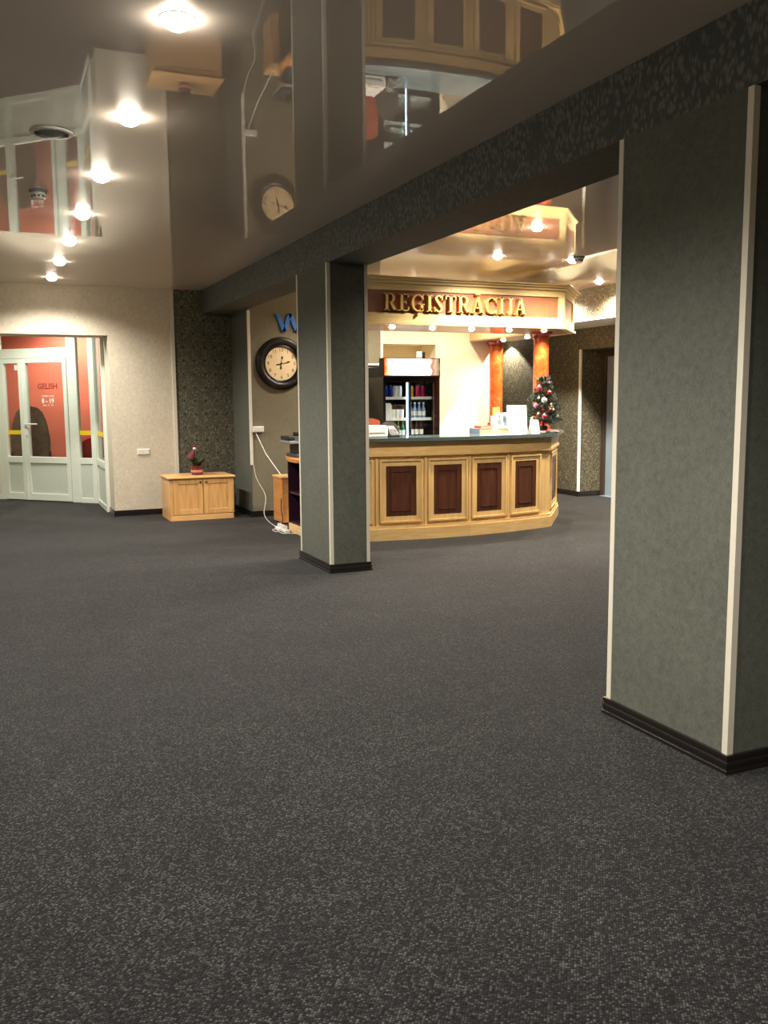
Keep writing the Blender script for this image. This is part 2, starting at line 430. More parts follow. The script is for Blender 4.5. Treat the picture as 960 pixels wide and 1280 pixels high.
# clock wall + grey wall behind reception
struct('wall_clock', MB().box(3.01, 4.82, YC, YW+0.5, 0, HC), 'grey_paper', 'grey green wall carrying the clock')
struct('wall_pier', MB().box(3.0, 3.012, YC+0.001, YW, 0, HC), 'pillar_paper', 'grey green return beside the damask wall')
struct('wall_reception', MB().box(4.82, 4.84, YC, YC+0.6, 0, HC).box(4.84, 5.62, YC, YC+0.6, 2.225, HC).box(4.84, 5.62, YC, YC+0.6, 0, 1.90).box(5.62, 6.55, YC, YC+0.6, 0, HC).box(4.84, 5.62, YC+0.45, YC+0.6, 1.90, 2.225), 'white_cream', 'bright cream wall behind the reception counter')
struct('wall_passage', MB().box(6.40, 6.55, YC+0.6, 14.2, 0, HC), 'damask_olive')
struct('wall_end', MB().box(6.40, 9.2, 14.2, 14.35, 0, HC), 'damask_olive')
struct('trim_2', MB().box(4.795, 4.825, YC-0.02, YC, 1.935, HC).box(4.45, 4.825, YC-0.02, YC, 1.935, 1.96), 'trim_white', 'white strip edging the grey wall beside the cooler', 0.003)
# right wall, lift recess, bulkhead
struct('wall_right', MB().box(XR, 9.2, 11.42, 14.2, 0, HC).box(XR, 9.2, 9.2, 9.7, 0, HC).box(XR, 9.2, 9.7, 11.42, 2.20, HC).box(8.62, 9.2, 9.7, 11.42, 0, 2.2), 'damask_olive', 'olive damask wall beside the lift')
struct('wall_right_front', MB().box(XR, 9.2, -3, 9.2, 0, HC), 'damask_olive')
struct('wall_bulkhead', MB().box(7.34, XR, -3, 14.2, 2.53, HC), 'damask_olive', 'damask bulkhead under the reception ceiling')
struct('trim_3', MB().box(7.33, XR, -3, 14.2, 2.505, 2.53), 'white_paint', 'white painted underside of the bulkhead')
struct('trim_4', MB().box(XR-0.02, XR+0.012, 11.395, 11.435, 0.075, 2.2), 'trim_white', 'white strip on the corner of the lift recess', 0.003)
# skirtings
struct('baseboard_far', skirting_boxes(skirting_boxes(MB(), (1.4, YW), (3.0, YW), 0.075, 1, -1), (1.4, YW+0.48), (1.4, YW), 0.075, 0, 1), 'skirting')
struct('baseboard_clock', skirting_boxes(skirting_boxes(MB(), (3.0, YW), (3.0, YC), 0.075, -1, 1), (3.0, YC), (4.55, YC), 0.075, 1, 0), 'skirting')
struct('baseboard_right', skirting_boxes(skirting_boxes(MB(), (XR, 14.1), (XR, 11.42), 0.075, 0, 1), (XR, 11.42), (8.50, 11.42), 0.075, 1, 0), 'skirting')

# ceiling beam
b = tag(part('ceiling_beam', MB().box(XB, XB+BEAM_W, -3, YW, HB+0.002, HC), 'leaf_relief'), 'long dark beam with embossed leaf wallpaper above the pillars', 'beam')

part('underside', MB().box(XB+0.0005, XB+BEAM_W-0.0005, -3, YW, HB, HB+0.002), 'pillar_paper', b, label='plain papered underside')

# pillars
def pillar(ya, yb, label, skirt_h=0.0765):
    x0, x1 = XB, XB+BEAM_W-0.022
    t = thing('square_pillar', label, 'pillar', ((x0+x1)/2, (ya+yb)/2, 0), 'wallpapered pillars under the beam')
    part('shaft', MB().box(x0, x1, ya, yb, 0, HB), 'pillar_paper', t)
    k = 0.026; e = 0.004
    for (cx, sx) in ((x0, 1), (x1, -1)):
        for (cy, sy) in ((ya, 1), (yb, -1)):
            m = MB()
            xa, xb_ = sorted((cx - sx*e, cx + sx*k)); ya_, yb_ = sorted((cy - sy*e, cy))
            m.box(xa, xb_, ya_, yb_, skirt_h, HB)
            xa, xb_ = sorted((cx - sx*e, cx)); ya_, yb_ = sorted((cy, cy + sy*k))
            m.box(xa, xb_, ya_, yb_, skirt_h, HB)
            part('corner_trim', m, 'trim_cream', t, label='cream corner strip')
    for p0, p1 in (((x0, yb), (x0, ya)), ((x0, ya), (x1, ya)), ((x1, ya), (x1, yb)), ((x1, yb), (x0, yb))):
        part('skirting_board', skirting_boxes(MB(), p0, p1, skirt_h), 'skirting', t, label='dark moulded skirting')
pillar(2.654, 3.425, 'wide grey green wallpapered pillar standing alone on open carpet')
pillar(7.285, 8.106, 'grey green wallpapered pillar standing before the left end of reception counter')

# ------------------------------------------------------------------ downlights
def make_downlight(name, r, bulbmat, watts, color, angle, blend=0.5, light_name='lamp_light'):
    t = thing(name, 'x', 'light')
    part('bezel', MB().lathe([(r*0.9, 0.0), (r*0.9, -0.003), (r*1.1, -0.003), (r*1.14, 0.0)], seg=28), 'white_plastic', t, smooth=True, local=True, label='round white bezel')
    part('bulb', MB().lathe([(0, -r*0.72), (r*0.4, -r*0.66), (r*0.72, -r*0.48), (r*0.92, -r*0.22), (r*0.96, -0.004), (r*0.9, 0.0)], seg=24), bulbmat, t, smooth=True, local=True, label='glowing lamp')
    ld = bpy.data.lights.new(light_name, 'SPOT'); ld.energy = watts; ld.color = color
    ld.spot_size = math.radians(angle); ld.spot_blend = blend; ld.shadow_soft_size = 0.035
    lo = bpy.data.objects.new(light_name, ld); COL.objects.link(lo); lo.parent = t; lo.location = (0, 0, -r*0.85-0.02)
    return t
def place_lights(proto, spots, label, group):
    for i, p in enumerate(spots):
        o = proto if i == 0 else dup(proto)
        o.location = p; tag(o, label, 'light', group)
lob = make_downlight('downlight', 0.062, 'bulb', LOBBY_W, NEUTRAL, 150, 0.7)
place_lights(lob, [(0.724, 3.629+1.2997*i, HC) for i in range(0, 7)], 'round recessed downlight in the long row on the taupe ceiling over the open carpet', 'row of lobby downlights')
rec = make_downlight('downlight', 0.05, 'bulb', RECEP_W, WARM, 150, 0.7)
lo_ = make_downlight('downlight_offscreen', 0.062, 'bulb', LOBBY_W, NEUTRAL, 150, 0.7, 'lamp_light_offscreen')
place_lights(lo_, [(0.724, 3.629+1.2997*i, HC) for i in range(-3, 0)], 'round recessed downlight where the long lobby row runs on overhead beyond the first vent', 'lobby downlights running on overhead')
place_lights(rec, [(4.32, 6.74, HC), (4.81, 8.23, HC), (5.69, 8.19, HC)], 'round recessed downlight in ceiling before the reception canopy', 'downlights before the canopy')
rb = make_downlight('downlight', 0.05, 'bulb', RECEP_W*2.0, WARM, 150, 0.7)
place_lights(rb, [(7.05, 9.57, HC), (7.05, 8.5, HC), (7.05, 10.64, HC)], 'round recessed downlight in ceiling close to the damask bulkhead', 'downlights along the bulkhead')
bl = make_downlight('downlight', 0.04, 'bulb', 115.0, WARM, 112, 0.15)
place_lights(bl, [(7.92, 13.40, 2.505)], 'small downlight under the damask bulkhead in the passage behind the orange columns', None)
wk = make_downlight('downlight', 0.05, 'bulb', WORK_W, WARM, 150, 0.7)
place_lights(wk, [(5.75, 10.45, HC), (4.9, 10.45, HC), (4.1, 10.45, HC)], 'round recessed downlight in ceiling above the reception work area', 'downlights behind the canopy')

# ------------------------------------------------------------------ vestibule: diagonal white glazed partition, shop behind
P0 = Vector((1.37, 13.81)); DD = Vector((-0.7, 0.714)).normalized(); NN = Vector((DD.y, -DD.x))   # NN points away from the lobby
ZT = 3.0
def dpt(u, d=0.0):
    q = P0 + DD*u + NN*d; return (q.x, q.y)
def dbox(mb, u0, u1, z0, z1, d0=-0.03, d1=0.03):
    # facet(): travel from u1 to u0 keeps "outward" = away from the lobby... use explicit corners
    vs = []
    for z in (z0, z1):
        for d in (d0, d1):
            for u in (u0, u1):
                x, y = dpt(u, d); vs.append((x, y, z))
    return mb.add(vs, [(0, 2, 3, 1), (4, 5, 7, 6), (0, 1, 5, 4), (2, 6, 7, 3), (0, 4, 6, 2), (1, 3, 7, 5)])
def dtext(s, size, u, z, bold=0.0):
    mb = text_mb(s, size, bold=bold); x, y = dpt(u, -0.012)
    return mb.xform(frame_m((x, y, z), (-DD.x, -DD.y, 0)))
def leaf(t, name, ua, ub, sw, label=None):
    """door leaf between u=ua..ub (ua<ub)"""
    L = part(name, dbox(dbox(dbox(dbox(dbox(MB(), ua, ua+sw, 0.012, 2.125, -0.045, 0.02), ub-sw, ub, 0.012, 2.125, -0.045, 0.02), ua+sw, ub-sw, 2.058, 2.125, -0.045, 0.02), ua+sw, ub-sw, 0.575, 0.668, -0.045, 0.02), ua+sw, ub-sw, 0.012, 0.115, -0.045, 0.02), 'upvc', t, 0.004)
    part('pane', dbox(MB(), ua+sw-0.005, ub-sw+0.005, 0.66, 2.065, -0.008, 0.0), 'glass', L, label='clear glass pane')
    part('infill_panel', dbox(MB(), ua+sw-0.005, ub-sw+0.005, 0.11, 0.58, -0.022, -0.002), 'upvc_panel', L)
    return L
d1 = struct('door_1', loc=(dpt(0.9)[0], dpt(0.9)[1], 0), label='white glazed double door with red room behind')
part('door_frame', dbox(dbox(dbox(MB(), 0.30, 0.455, 0, ZT), 1.72, 1.80, 0, ZT), 0.455, 1.72, 2.13, 2.275), 'upvc', d1, 0.005)
LA = leaf(d1, 'door_leaf', 0.458, 1.29, 0.068)
LB = leaf(d1, 'door_leaf', 1.295, 1.718, 0.072)
part('meeting_post', dbox(MB(), 1.262, 1.322, 0.012, 2.125, -0.062, -0.045), 'upvc', LB, 0.006)
h = MB(); dbox(h, 1.232, 1.262, 0.985, 1.175, -0.058, -0.045)
hp = dpt(1.247, -0.085); hp2 = dpt(1.01, -0.085); hp0 = dpt(1.247, -0.05)
h.tube([(hp0[0], hp0[1], 1.155), (hp[0], hp[1], 1.155)], 0.011).tube([(hp[0], hp[1], 1.155), (hp2[0], hp2[1], 1.158)], 0.011)
part('handle', h, 'white_plastic', LA, label='white lever handle')
part('lettering', dtext('GELISH', 0.118, 0.84, 1.71, 0.002), 'text_red', LA, label='dark red lettering on glass')
part('lettering', dtext('DARBA LAIKS', 0.038, 0.842, 1.571), 'paper_white', LA, label='white lettering on glass')
part('lettering', dtext('8 - 19', 0.098, 0.847, 1.498, 0.0025), 'paper_white', LA, label='white opening hours on glass')
part('lettering', dtext('Sest. 9 - 15', 0.043, 0.845, 1.437), 'paper_white', LA, label='white lettering on glass')
part('safety_tape', dbox(MB(), 1.37, 1.645, 1.0, 1.062, -0.011, -0.009), 'yellow_tape', LB, label='yellow strip')
part('pull_sign', dbox(MB(), 1.40, 1.46, 1.96, 2.045, -0.011, -0.009), 'paper_white', LB, label='small white sticker')
part('transom_pane', dbox(MB(), 0.45, 1.73, 2.27, ZT, -0.006, 0.004), 'glass', d1)
w1 = struct('window_1', loc=(dpt(0.18)[0], dpt(0.18)[1], 0), label='white framed sidelight next to the double door')
part('window_frame', dbox(dbox(dbox(dbox(MB(), -0.04, 0.068, 0, ZT), 0.285, 0.30, 0, ZT), 0.068, 0.285, 0.575, 0.665), 0.068, 0.285, 0, 0.075), 'upvc', w1, 0.004)
part('pane', dbox(MB(), 0.06, 0.29, 0.66, ZT, -0.006, 0.004), 'glass', w1)
part('infill_panel', dbox(MB(), 0.06, 0.29, 0.07, 0.58, -0.016, 0.0), 'upvc_panel', w1)
part('safety_tape', dbox(MB(), 0.068, 0.285, 1.0, 1.065, -0.009, -0.007), 'yellow_tape', w1, label='yellow strip')
w2 = struct('window_2', loc=(1.385, 13.2, 0), label='white framed side window between door and wall')
part('window_frame', MB().box(1.355, 1.415, 12.64, 12.71, 0, ZT).box(1.355, 1.415, 13.68, 13.76, 0, ZT).box(1.355, 1.415, 12.71, 13.68, 0, 0.075).box(1.355, 1.415, 12.71, 13.68, 0.575, 0.665), 'upvc', w2, 0.004)
part('pane', MB().box(1.381, 1.389, 12.70, 13.69, 0.66, ZT), 'glass', w2)
part('infill_panel', MB().box(1.372, 1.398, 12.70, 13.69, 0.07, 0.58), 'upvc_panel', w2)
part('safety_tape', MB().box(1.376, 1.379, 12.71, 13.68, 1.0, 1.065), 'yellow_tape', w2, label='yellow strip')
w3 = struct('window_3', loc=(dpt(2.2)[0], dpt(2.2)[1], 0))
part('window_frame', dbox(dbox(dbox(MB(), 1.80, 1.86, 0, ZT), 1.86, 2.6, 0.575, 0.665), 1.86, 2.6, 0, 0.075), 'upvc', w3, 0.004)
part('pane', dbox(MB(), 1.85, 2.6, 0.66, ZT, -0.006, 0.004), 'glass', w3)
part('infill_panel', dbox(MB(), 1.85, 2.6, 0.07, 0.58, -0.016, 0.0), 'upvc_panel', w3)
struct('ceiling_vestibule', MB().prism([(-1.7, YW+0.5), (2.6, YW+0.5), (3.6, 15.6), (1.2, 18.2), (-1.7, 17.4)], ZT, ZT+0.1), 'white_paint')
struct('wall_vestibule', MB().box(-1.7, -1.55, YW+0.5, 17.4, 0, ZT), 'cream_paper')
struct('wall_vestibule_end', MB().box(-1.7, -0.42, 15.62, 15.74, 0, ZT), 'cream_paper')
rw = MB(); dbox(rw, -1.0, 3.6, 0, ZT, 1.6, 1.7); struct('wall_shop', rw, 'red_wall', 'brick red painted wall seen through the glass door')
struct('wall_shop_side', MB().box(2.0, 2.1, YW+0.5, 13.6, 0, ZT), 'beige_paper')
vl = make_downlight('downlight', 0.08, 'bulb', 110.0, COOL, 160, 0.6)
place_lights(vl, [(0.25, 13.4, ZT)], 'round downlight in the ceiling of the glazed vestibule', None)
sl = make_downlight('downlight', 0.06, 'bulb', 230.0, NEUTRAL, 165, 0.6)
place_lights(sl, [(*dpt(1.7, 0.8), ZT)], 'round downlight in the ceiling of the red room behind the glass door', None)
# red tub armchair in the shop
ax, ay = dpt(0.38, 0.55)
t = thing('tub_armchair', 'round red upholstered armchair seen low through the glass door', 'armchair', (ax, ay, 0))
part('seat', MB().lathe([(0, 0.10), (0.27, 0.10), (0.29, 0.16), (0.29, 0.38), (0.26, 0.43), (0, 0.43)], seg=24), 'armchair_red', t, smooth=True, local=True)
bk = MB(); n = 18; vs = []; fs = []
for i in range(n+1):
    a = math.radians(-30 + 240*i/n); top = 0.62 + 0.36*math.sin(PI*i/n)**0.7
    for (r, z) in ((0.30, 0.10), (0.38, 0.10), (0.40, top-0.04), (0.35, top), (0.30, top-0.04)):
        vs.append((r*math.cos(a), r*math.sin(a), z))
for i in range(n):
    for k in range(5):
        k2 = (k+1) % 5; fs.append((i*5+k, i*5+k2, i*5+5+k2, i*5+5+k))
fs += [(0, 1, 2, 3, 4), tuple(n*5+k for k in range(4, -1, -1))]
part('backrest', bk.add(vs, fs), 'armchair_red', t, smooth=True, local=True)
for sx in (-0.18, 0.18):
    for sy in (-0.18, 0.18): part('leg', MB().box(sx-0.02, sx+0.02, sy-0.02, sy+0.02, 0, 0.12), 'black_matte', t, local=True)
# salon chair
cx, cy = dpt(1.95, 0.75)
t = thing('salon_chair', 'high backed olive brown chair seen through the glass of the double door', 'chair', (cx, cy, 0))
part('base', MB().lathe([(0, 0), (0.26, 0), (0.26, 0.02), (0.05, 0.05), (0.04, 0.40), (0, 0.40)], seg=24), 'chrome', t, smooth=True, local=True)
part('seat', MB().box(-0.27, 0.27, -0.26, 0.26, 0.40, 0.54), 'coat_olive', t, 0.05, True, local=True, seg=3)
vs = []; fs = []; n = 12; prof = [(-0.27, 0.52), (0.27, 0.52), (0.30, 0.85), (0.26, 1.15), (0.18, 1.36), (0.06, 1.42), (-0.06, 1.42), (-0.18, 1.36), (-0.26, 1.15), (-0.30, 0.85)]
q = len(prof); vs = [(x_, -0.22-0.06*(z_-0.52), z_) for x_, z_ in prof] + [(x_, -0.12-0.06*(z_-0.52), z_) for x_, z_ in prof]
part('backrest', MB().add(vs, [tuple(range(q)), tuple(range(2*q-1, q-1, -1))] + [(i, (i+1) % q, (i+1) % q+q, i+q) for i in range(q)]), 'coat_olive', t, 0.03, True, local=True, seg=2)
for sx in (-0.30, 0.24): part('armrest', MB().box(sx, sx+0.06, -0.2, 0.22, 0.52, 0.72), 'black_matte', t, 0.02, True, local=True, seg=2)

# ------------------------------------------------------------------ items on the far wall
t = thing('wall_switch', 'white double switch plate low on the cream wall beside the opening', 'switch', (1.79, YW, 0.83))
part('plate', MB().box(1.71, 1.87, YW-0.012, YW, 0.79, 0.87), 'white_plastic', t, 0.004)
for k in (1.75, 1.83):
    part('rocker', MB().box(k-0.032, k+0.032, YW-0.018, YW-0.012, 0.80, 0.86), 'trim_white', t, 0.002)

# pine cabinet
cx0, cx1, cy0, cy1, ch = 1.94, 2.79, 11.29, 11.87, 0.55
t = thing('pine_cabinet', 'low knotty pine cabinet with two panelled doors by the damask wall', 'cabinet', (2.365, 11.58, 0))
part('carcass', MB().box(cx0+0.02, cx1-0.02, cy0+0.03, cy1, 0.0, ch-0.025), 'pine', t, 0.003)
part('plinth', MB().box(cx0+0.03, cx1-0.03, cy0+0.012, cy0+0.03, 0, 0.07), 'pine_top', t, 0.002)
part('top', MB().box(cx0, cx1, cy0-0.02, cy1+0.01, ch-0.025, ch), 'pine_top', t, 0.006)
part('end_stile', MB().box(cx0+0.02, cx0+0.065, cy0+0.012, cy0+0.03, 0.07, ch-0.025), 'pine', t, 0.002)
part('end_stile', MB().box(cx1-0.035, cx1-0.02, cy0+0.012, cy0+0.03, 0.07, ch-0.025), 'pine', t, 0.002)
def cab_door(xa, xb, knob_x):
    y = cy0+0.008; z0, z1 = 0.075, ch-0.03; s = 0.062
    d = part('door', MB().box(xa, xa+s, y, y+0.022, z0, z1).box(xb-s, xb, y, y+0.022, z0, z1).box(xa+s, xb-s, y, y+0.022, z1-s, z1).box(xa+s, xb-s, y, y+0.022, z0, z0+s), 'pine', t, 0.003)
    part('door_panel', MB().box(xa+s-0.002, xb-s+0.002, y+0.010, y+0.021, z0+s-0.002, z1-s+0.002), 'pine', d)
    part('knob', MB().lathe([(0.007, 0), (0.007, 0.012), (0.014, 0.018), (0.012, 0.026), (0, 0.028)], (knob_x, y, z1-0.045), 14, Matrix.Rotation(PI/2, 4, 'X')), 'dark_bronze', d, smooth=True, label='dark knob')
mid = (cx0+0.067+cx1-0.037)/2
cab_door(cx0+0.067, mid-0.004, mid-0.035); cab_door(mid+0.004, cx1-0.037, mid+0.04)

# potted plant with burgundy ornament
px_, py_ = 2.36, 11.55
t = thing('potted_plant', 'small red potted plant with burgundy ornament on the pine cabinet', 'potted plant', (px_, py_, ch))
pot = part('pot', MB().lathe([(0.0, 0), (0.066, 0), (0.072, 0.03), (0.078, 0.11), (0.08, 0.12), (0.07, 0.12), (0.066, 0.10), (0, 0.10)], seg=24), 'pot_red', t, smooth=True, local=True)
part('pot_band', MB().lathe([(0.0735, 0.035), (0.0765, 0.037), (0.0785, 0.062), (0.0765, 0.064)], seg=24), 'pot_pink', pot, smooth=True, local=True, label='pale pink band')
rnd = random.Random(3)
for k in range(34):
    a = rnd.uniform(0, 2*PI); L = rnd.uniform(0.10, 0.18); tilt = rnd.uniform(0.2, 1.0); wdt = rnd.uniform(0.018, 0.028)
    m = MB(); vs = []; fs = []
    for i in range(5):
        s = i/4; ww = wdt*math.sin(PI*min(0.97, s*0.92+0.06)); r = L*s*math.sin(tilt)+0.02; z = 0.10 + L*s*math.cos(tilt) - 0.03*s*s
        for sgn in (-1, 0, 1):
            vs.append((r*math.cos(a)-sgn*ww*math.sin(a), r*math.sin(a)+sgn*ww*math.cos(a), z + (0.004 if sgn else 0)))
    for i in range(4):
        for q in (0, 1): fs.append((i*3+q, i*3+q+1, i*3+q+4, i*3+q+3))
    part('leaf', m.add(vs, fs), 'leaf_green', t, smooth=True, local=True)
orn = part('ornament_stick', MB().tube([(-0.02, -0.03, 0.09), (-0.03, -0.04, 0.36)], 0.004), 'bark', t, local=True)
m = MB().lathe([(0.0, 0.0), (0.016, -0.01), (0.03, -0.06), (0.046, -0.13), (0.038, -0.135), (0, -0.12)], (0, 0, 0), 14)
m.v = [(x_*(1+0.2*math.sin(3*math.atan2(y_, x_))), y_*(1+0.2*math.sin(3*math.atan2(y_, x_))), z_) for x_, y_, z_ in m.v]
m.xform(Matrix.Translation((-0.032, -0.042, 0.325)) @ Matrix.Rotation(0.45, 4, 'Y'))
part('ornament_cloth', m, 'burgundy', t, smooth=True, local=True, label='burgundy cloth drape')
part('ornament_ball', MB().lathe([(0, -0.022), (0.017, -0.014), (0.022, 0), (0.017, 0.014), (0, 0.022)], (-0.03, -0.042, 0.338), 12), 'paper_white', t, smooth=True, local=True, label='white ball')
part('ornament_cap', MB().lathe([(0.018, 0.350), (0.014, 0.37), (0.006, 0.385), (0, 0.395)], (-0.03, -0.042, 0), 12), 'burgundy', t, smooth=True, local=True, label='dark cap')

# clock
CX, CZ, CY = 3.42, 1.95, YC
t = thing('wall_clock_round', 'large round black framed wall clock reading quarter past twelve', 'clock', (CX, CY, CZ))
RM = Matrix.Rotation(PI/2, 4, 'X')
part('frame_ring', MB().lathe([(0.212, 0.0), (0.212, 0.028), (0.222, 0.034), (0.232, 0.030), (0.245, 0.048), (0.275, 0.060), (0.298, 0.056), (0.306, 0.040), (0.318, 0.036), (0.331, 0.026), (0.334, 0.0)], (0, 0, 0), 64, RM), 'clock_black', t, smooth=True, local=True)
part('dial', MB().lathe([(0, 0.012), (0.216, 0.012), (0.216, 0.0)], (0, 0, 0), 48, RM), 'clock_dial', t, local=True, label='aged cream dial')
for k in range(1, 13):
    a = PI/2 - k*PI/6
    for j, ch_ in enumerate(str(k)):
        dx = 0.0 if k < 10 else (j-0.5)*0.031
        m = text_mb(ch_, 0.060).xform(Matrix.Translation((0.172*math.cos(a)+dx, 0, 0.172*math.sin(a))) @ frame_m((0, -0.0135, 0), (1, 0, 0)))
        part('numeral', m, 'ink', t, local=True)
def hand(deg, L, back, wd, y):
    a = math.radians(90-deg); d = Vector((math.cos(a), 0, math.sin(a))); n = Vector((-math.sin(a), 0, math.cos(a)))
    pts = [(-back, wd*0.9), (-back*0.7, wd*1.6), (-back*0.45, wd*0.5), (0, wd*0.6), (L*0.55, wd*0.5), (L*0.72, wd*2.0), (L*0.9, wd*0.9), (L, 0.0005)]
    vs = []
    for yy in (y, y-0.003):
        for s, ww in pts: vs.append(tuple(d*s + n*ww + Vector((0, yy, 0))))
        for s, ww in reversed(pts): vs.append(tuple(d*s - n*ww + Vector((0, yy, 0))))
    q = len(pts)*2
    return MB().add(vs, [tuple(range(q)), tuple(range(2*q-1, q-1, -1))] + [(i, (i+1) % q, (i+1) % q+q, i+q) for i in range(q)])
part('hour_hand', hand(8, 0.10, 0.075, 0.006, -0.016), 'ink', t, local=True)
part('minute_hand', hand(77, 0.125, 0.07, 0.005, -0.020), 'ink', t, local=True)
part('hub', MB().lathe([(0.010, 0.012), (0.010, 0.026), (0, 0.027)], (0, 0, 0), 14, RM), 'ink', t, local=True)

# blue W on the clock wall
m = MB()
wt = 0.055
def wstroke(xa, za, xb, zb):
    m.add([(xa-wt/2, YC-0.03, za), (xa+wt/2, YC-0.03, za), (xb+wt/2, YC-0.03, zb), (xb-wt/2, YC-0.03, zb), (xa-wt/2, YC, za), (xa+wt/2, YC, za), (xb+wt/2, YC, zb), (xb-wt/2, YC, zb)],
          [(0, 1, 2, 3), (7, 6, 5, 4), (0, 4, 5, 1), (1, 5, 6, 2), (2, 6, 7, 3), (3, 7, 4, 0)])
wstroke(3.375, 2.575, 3.465, 2.355); wstroke(3.545, 2.575, 3.465, 2.355); wstroke(3.545, 2.575, 3.635, 2.355); wstroke(3.715, 2.575, 3.635, 2.355)
tag(part('wall_letter', m, 'sign_blue'), 'blue raised letter W on the wall above the clock', 'letter')

# trunking, junction box, cables
tag(part('cable_trunking', MB().box(2.985, 3.022, YC-0.022, YC, 0.67, 2.605), 'trim_white', None, 0.003), 'white vertical cable trunking on the corner of the clock wall', 'trunking')
t = thing('junction_box', 'small white box on the wall beside the cable trunking', 'socket box', (3.10, YC, 1.125))
part('housing', MB().box(3.022, 3.165, YC-0.045, YC, 1.085, 1.16), 'white_plastic', t, 0.005)
part('cover', MB().box(3.03, 3.157, YC-0.049, YC-0.045, 1.093, 1.152), 'trim_white', t, 0.002)
def bez(p, n=24):
    out = []
    p = [Vector(q) for q in p]; p = [p[0]] + p + [p[-1]]
    for i in range(1, len(p)-2):
        for k in range(n):
            s = k/n; a, b_, c, d = p[i-1], p[i], p[i+1], p[i+2]
            out.append(0.5*((2*b_) + (-a+c)*s + (2*a-5*b_+4*c-d)*s*s + (-a+3*b_-3*c+d)*s**3))
    out.append(p[-2]); return out
tag(part('power_cable', MB().tube(bez([(3.02, YC-0.012, 0.69), (3.05, YC-0.05, 0.5), (3.14, YC-0.12, 0.28), (3.09, YC-0.22, 0.08), (3.08, 10.9, 0.012), (3.02, 10.45, 0.008), (2.99, 10.1, 0.008)], 8), 0.0045, 6), 'cable_white', None, smooth=True), 'white cable dropping from the trunking to the power strip', 'cable')
tag(part('diagonal_conduit', MB().tube([(3.06, YC-0.012, 1.09), (3.13, 11.05, 0.82), (3.22, 10.72, 0.575)], 0.006, 6), 'cable_white', None, smooth=True), 'thin white cable slanting from wall box to the wooden tower', 'cable')

# ------------------------------------------------------------------ low desk wing at the left end of the counter
t = thing('side_desk', 'low desk with rounded wooden top and dark purple open shelves', 'desk', (3.3, 9.75, 0))
part('plinth', MB().box(3.05, 3.60, 9.42, 9.88, 0, 0.10), 'cream_wood', t, 0.004)
pan = MB().box(3.05, 3.60, 9.42, 9.44, 0.10, 0.80); part('side_panel', pan, 'purple_laminate', t)
part('side_panel', MB().box(3.05, 3.60, 9.86, 9.88, 0.10, 0.80), 'purple_laminate', t)
part('back_panel', MB().box(3.58, 3.60, 9.44, 9.86, 0.10, 0.80), 'purple_laminate', t)
for z in (0.10, 0.44): part('shelf', MB().box(3.06, 3.58, 9.44, 9.86, z, z+0.022), 'purple_laminate', t)
poly = [(3.62, 9.42), (3.62, 10.40)] + [(3.37+0.25*math.cos(a), 10.15+0.25*math.sin(a)) for a in [math.radians(q) for q in range(90, 181, 15)]] + [(3.02, 9.75), (3.02, 9.46), (3.06, 9.42)]
part('desk_top', MB().prism(poly, 0.80, 0.845), 'desk_wood', t, 0.008)
part('desk_leg', MB().lathe([(0, 0), (0.025, 0), (0.025, 0.80), (0, 0.80)], (3.5, 10.25, 0), 14), 'dark_grey', t)
# fax / telephone stack
t = thing('fax_machine', 'black and grey fax machine on the rounded desk top', 'fax machine', (3.24, 9.9, 0.845))
part('base', MB().box(3.10, 3.46, 9.72, 10.10, 0.845, 0.885), 'dark_grey', t, 0.008)
part('body', MB().box(3.14, 3.46, 9.76, 10.08, 0.885, 1.00), 'black_matte', t, 0.01)
part('paper_deck', MB().box(3.03, 3.48, 9.74, 10.10, 1.00, 1.035), 'mid_grey', t, 0.008, label='grey middle deck')
part('lid', MB().box(3.03, 3.46, 9.76, 10.08, 1.04, 1.085), 'black_matte', t, 0.012)
part('handset', MB().box(3.16, 3.24, 9.78, 10.02, 1.085, 1.125), 'black_gloss', t, 0.012)
part('paper_sheet', MB().box(3.28, 3.48, 9.80, 10.0, 1.087, 1.093), 'paper_white', t)
# wooden tower
t = thing('wooden_tower', 'narrow upright wooden box standing on carpet behind the side desk', 'cabinet', (3.28, 10.63, 0))
part('body', MB().box(3.15, 3.40, 10.45, 10.82, 0.015, 0.555), 'desk_wood', t, 0.004)
part('top_lip', MB().box(3.14, 3.41, 10.44, 10.83, 0.55, 0.575), 'pine_top', t, 0.004)
part('foot', MB().box(3.17, 3.38, 10.47, 10.80, 0, 0.015), 'black_matte', t)
t = thing('power_strip', 'white power strip with plugs on carpet at the desk plinth', 'power strip', (2.99, 9.95, 0))
part('body', MB().box(2.955, 3.015, 9.72, 10.12, 0.0, 0.035), 'white_plastic', t, 0.006)
for k in range(3): part('plug', MB().box(2.965, 3.005, 9.78+0.11*k, 9.83+0.11*k, 0.033, 0.075), 'white_plastic', t, 0.006)
tag(part('looped_cable', MB().tube(bez([(2.985, 9.80, 0.068), (2.945, 9.785, 0.062), (2.90, 9.83, 0.0085), (2.885, 9.97, 0.0085), (2.93, 10.06, 0.0085), (2.935, 9.95, 0.0085), (2.90, 9.80, 0.019), (2.92, 9.68, 0.0085), (3.0, 9.64, 0.0085), (3.048, 9.60, 0.0085)], 8), 0.0045, 6), 'cable_white', None, smooth=True), 'white cable looping on the carpet from the power strip to the desk plinth', 'cable')
tag(part('black_cable', MB().tube(bez([(2.985, 9.91, 0.07), (3.02, 10.02, 0.12), (3.09, 10.25, 0.10), (3.12, 10.40, 0.20), (3.13, 10.42, 0.32)], 8), 0.006, 6), 'cable_black', None, smooth=True), 'black cable rising from the power strip against the wooden tower', 'cable')

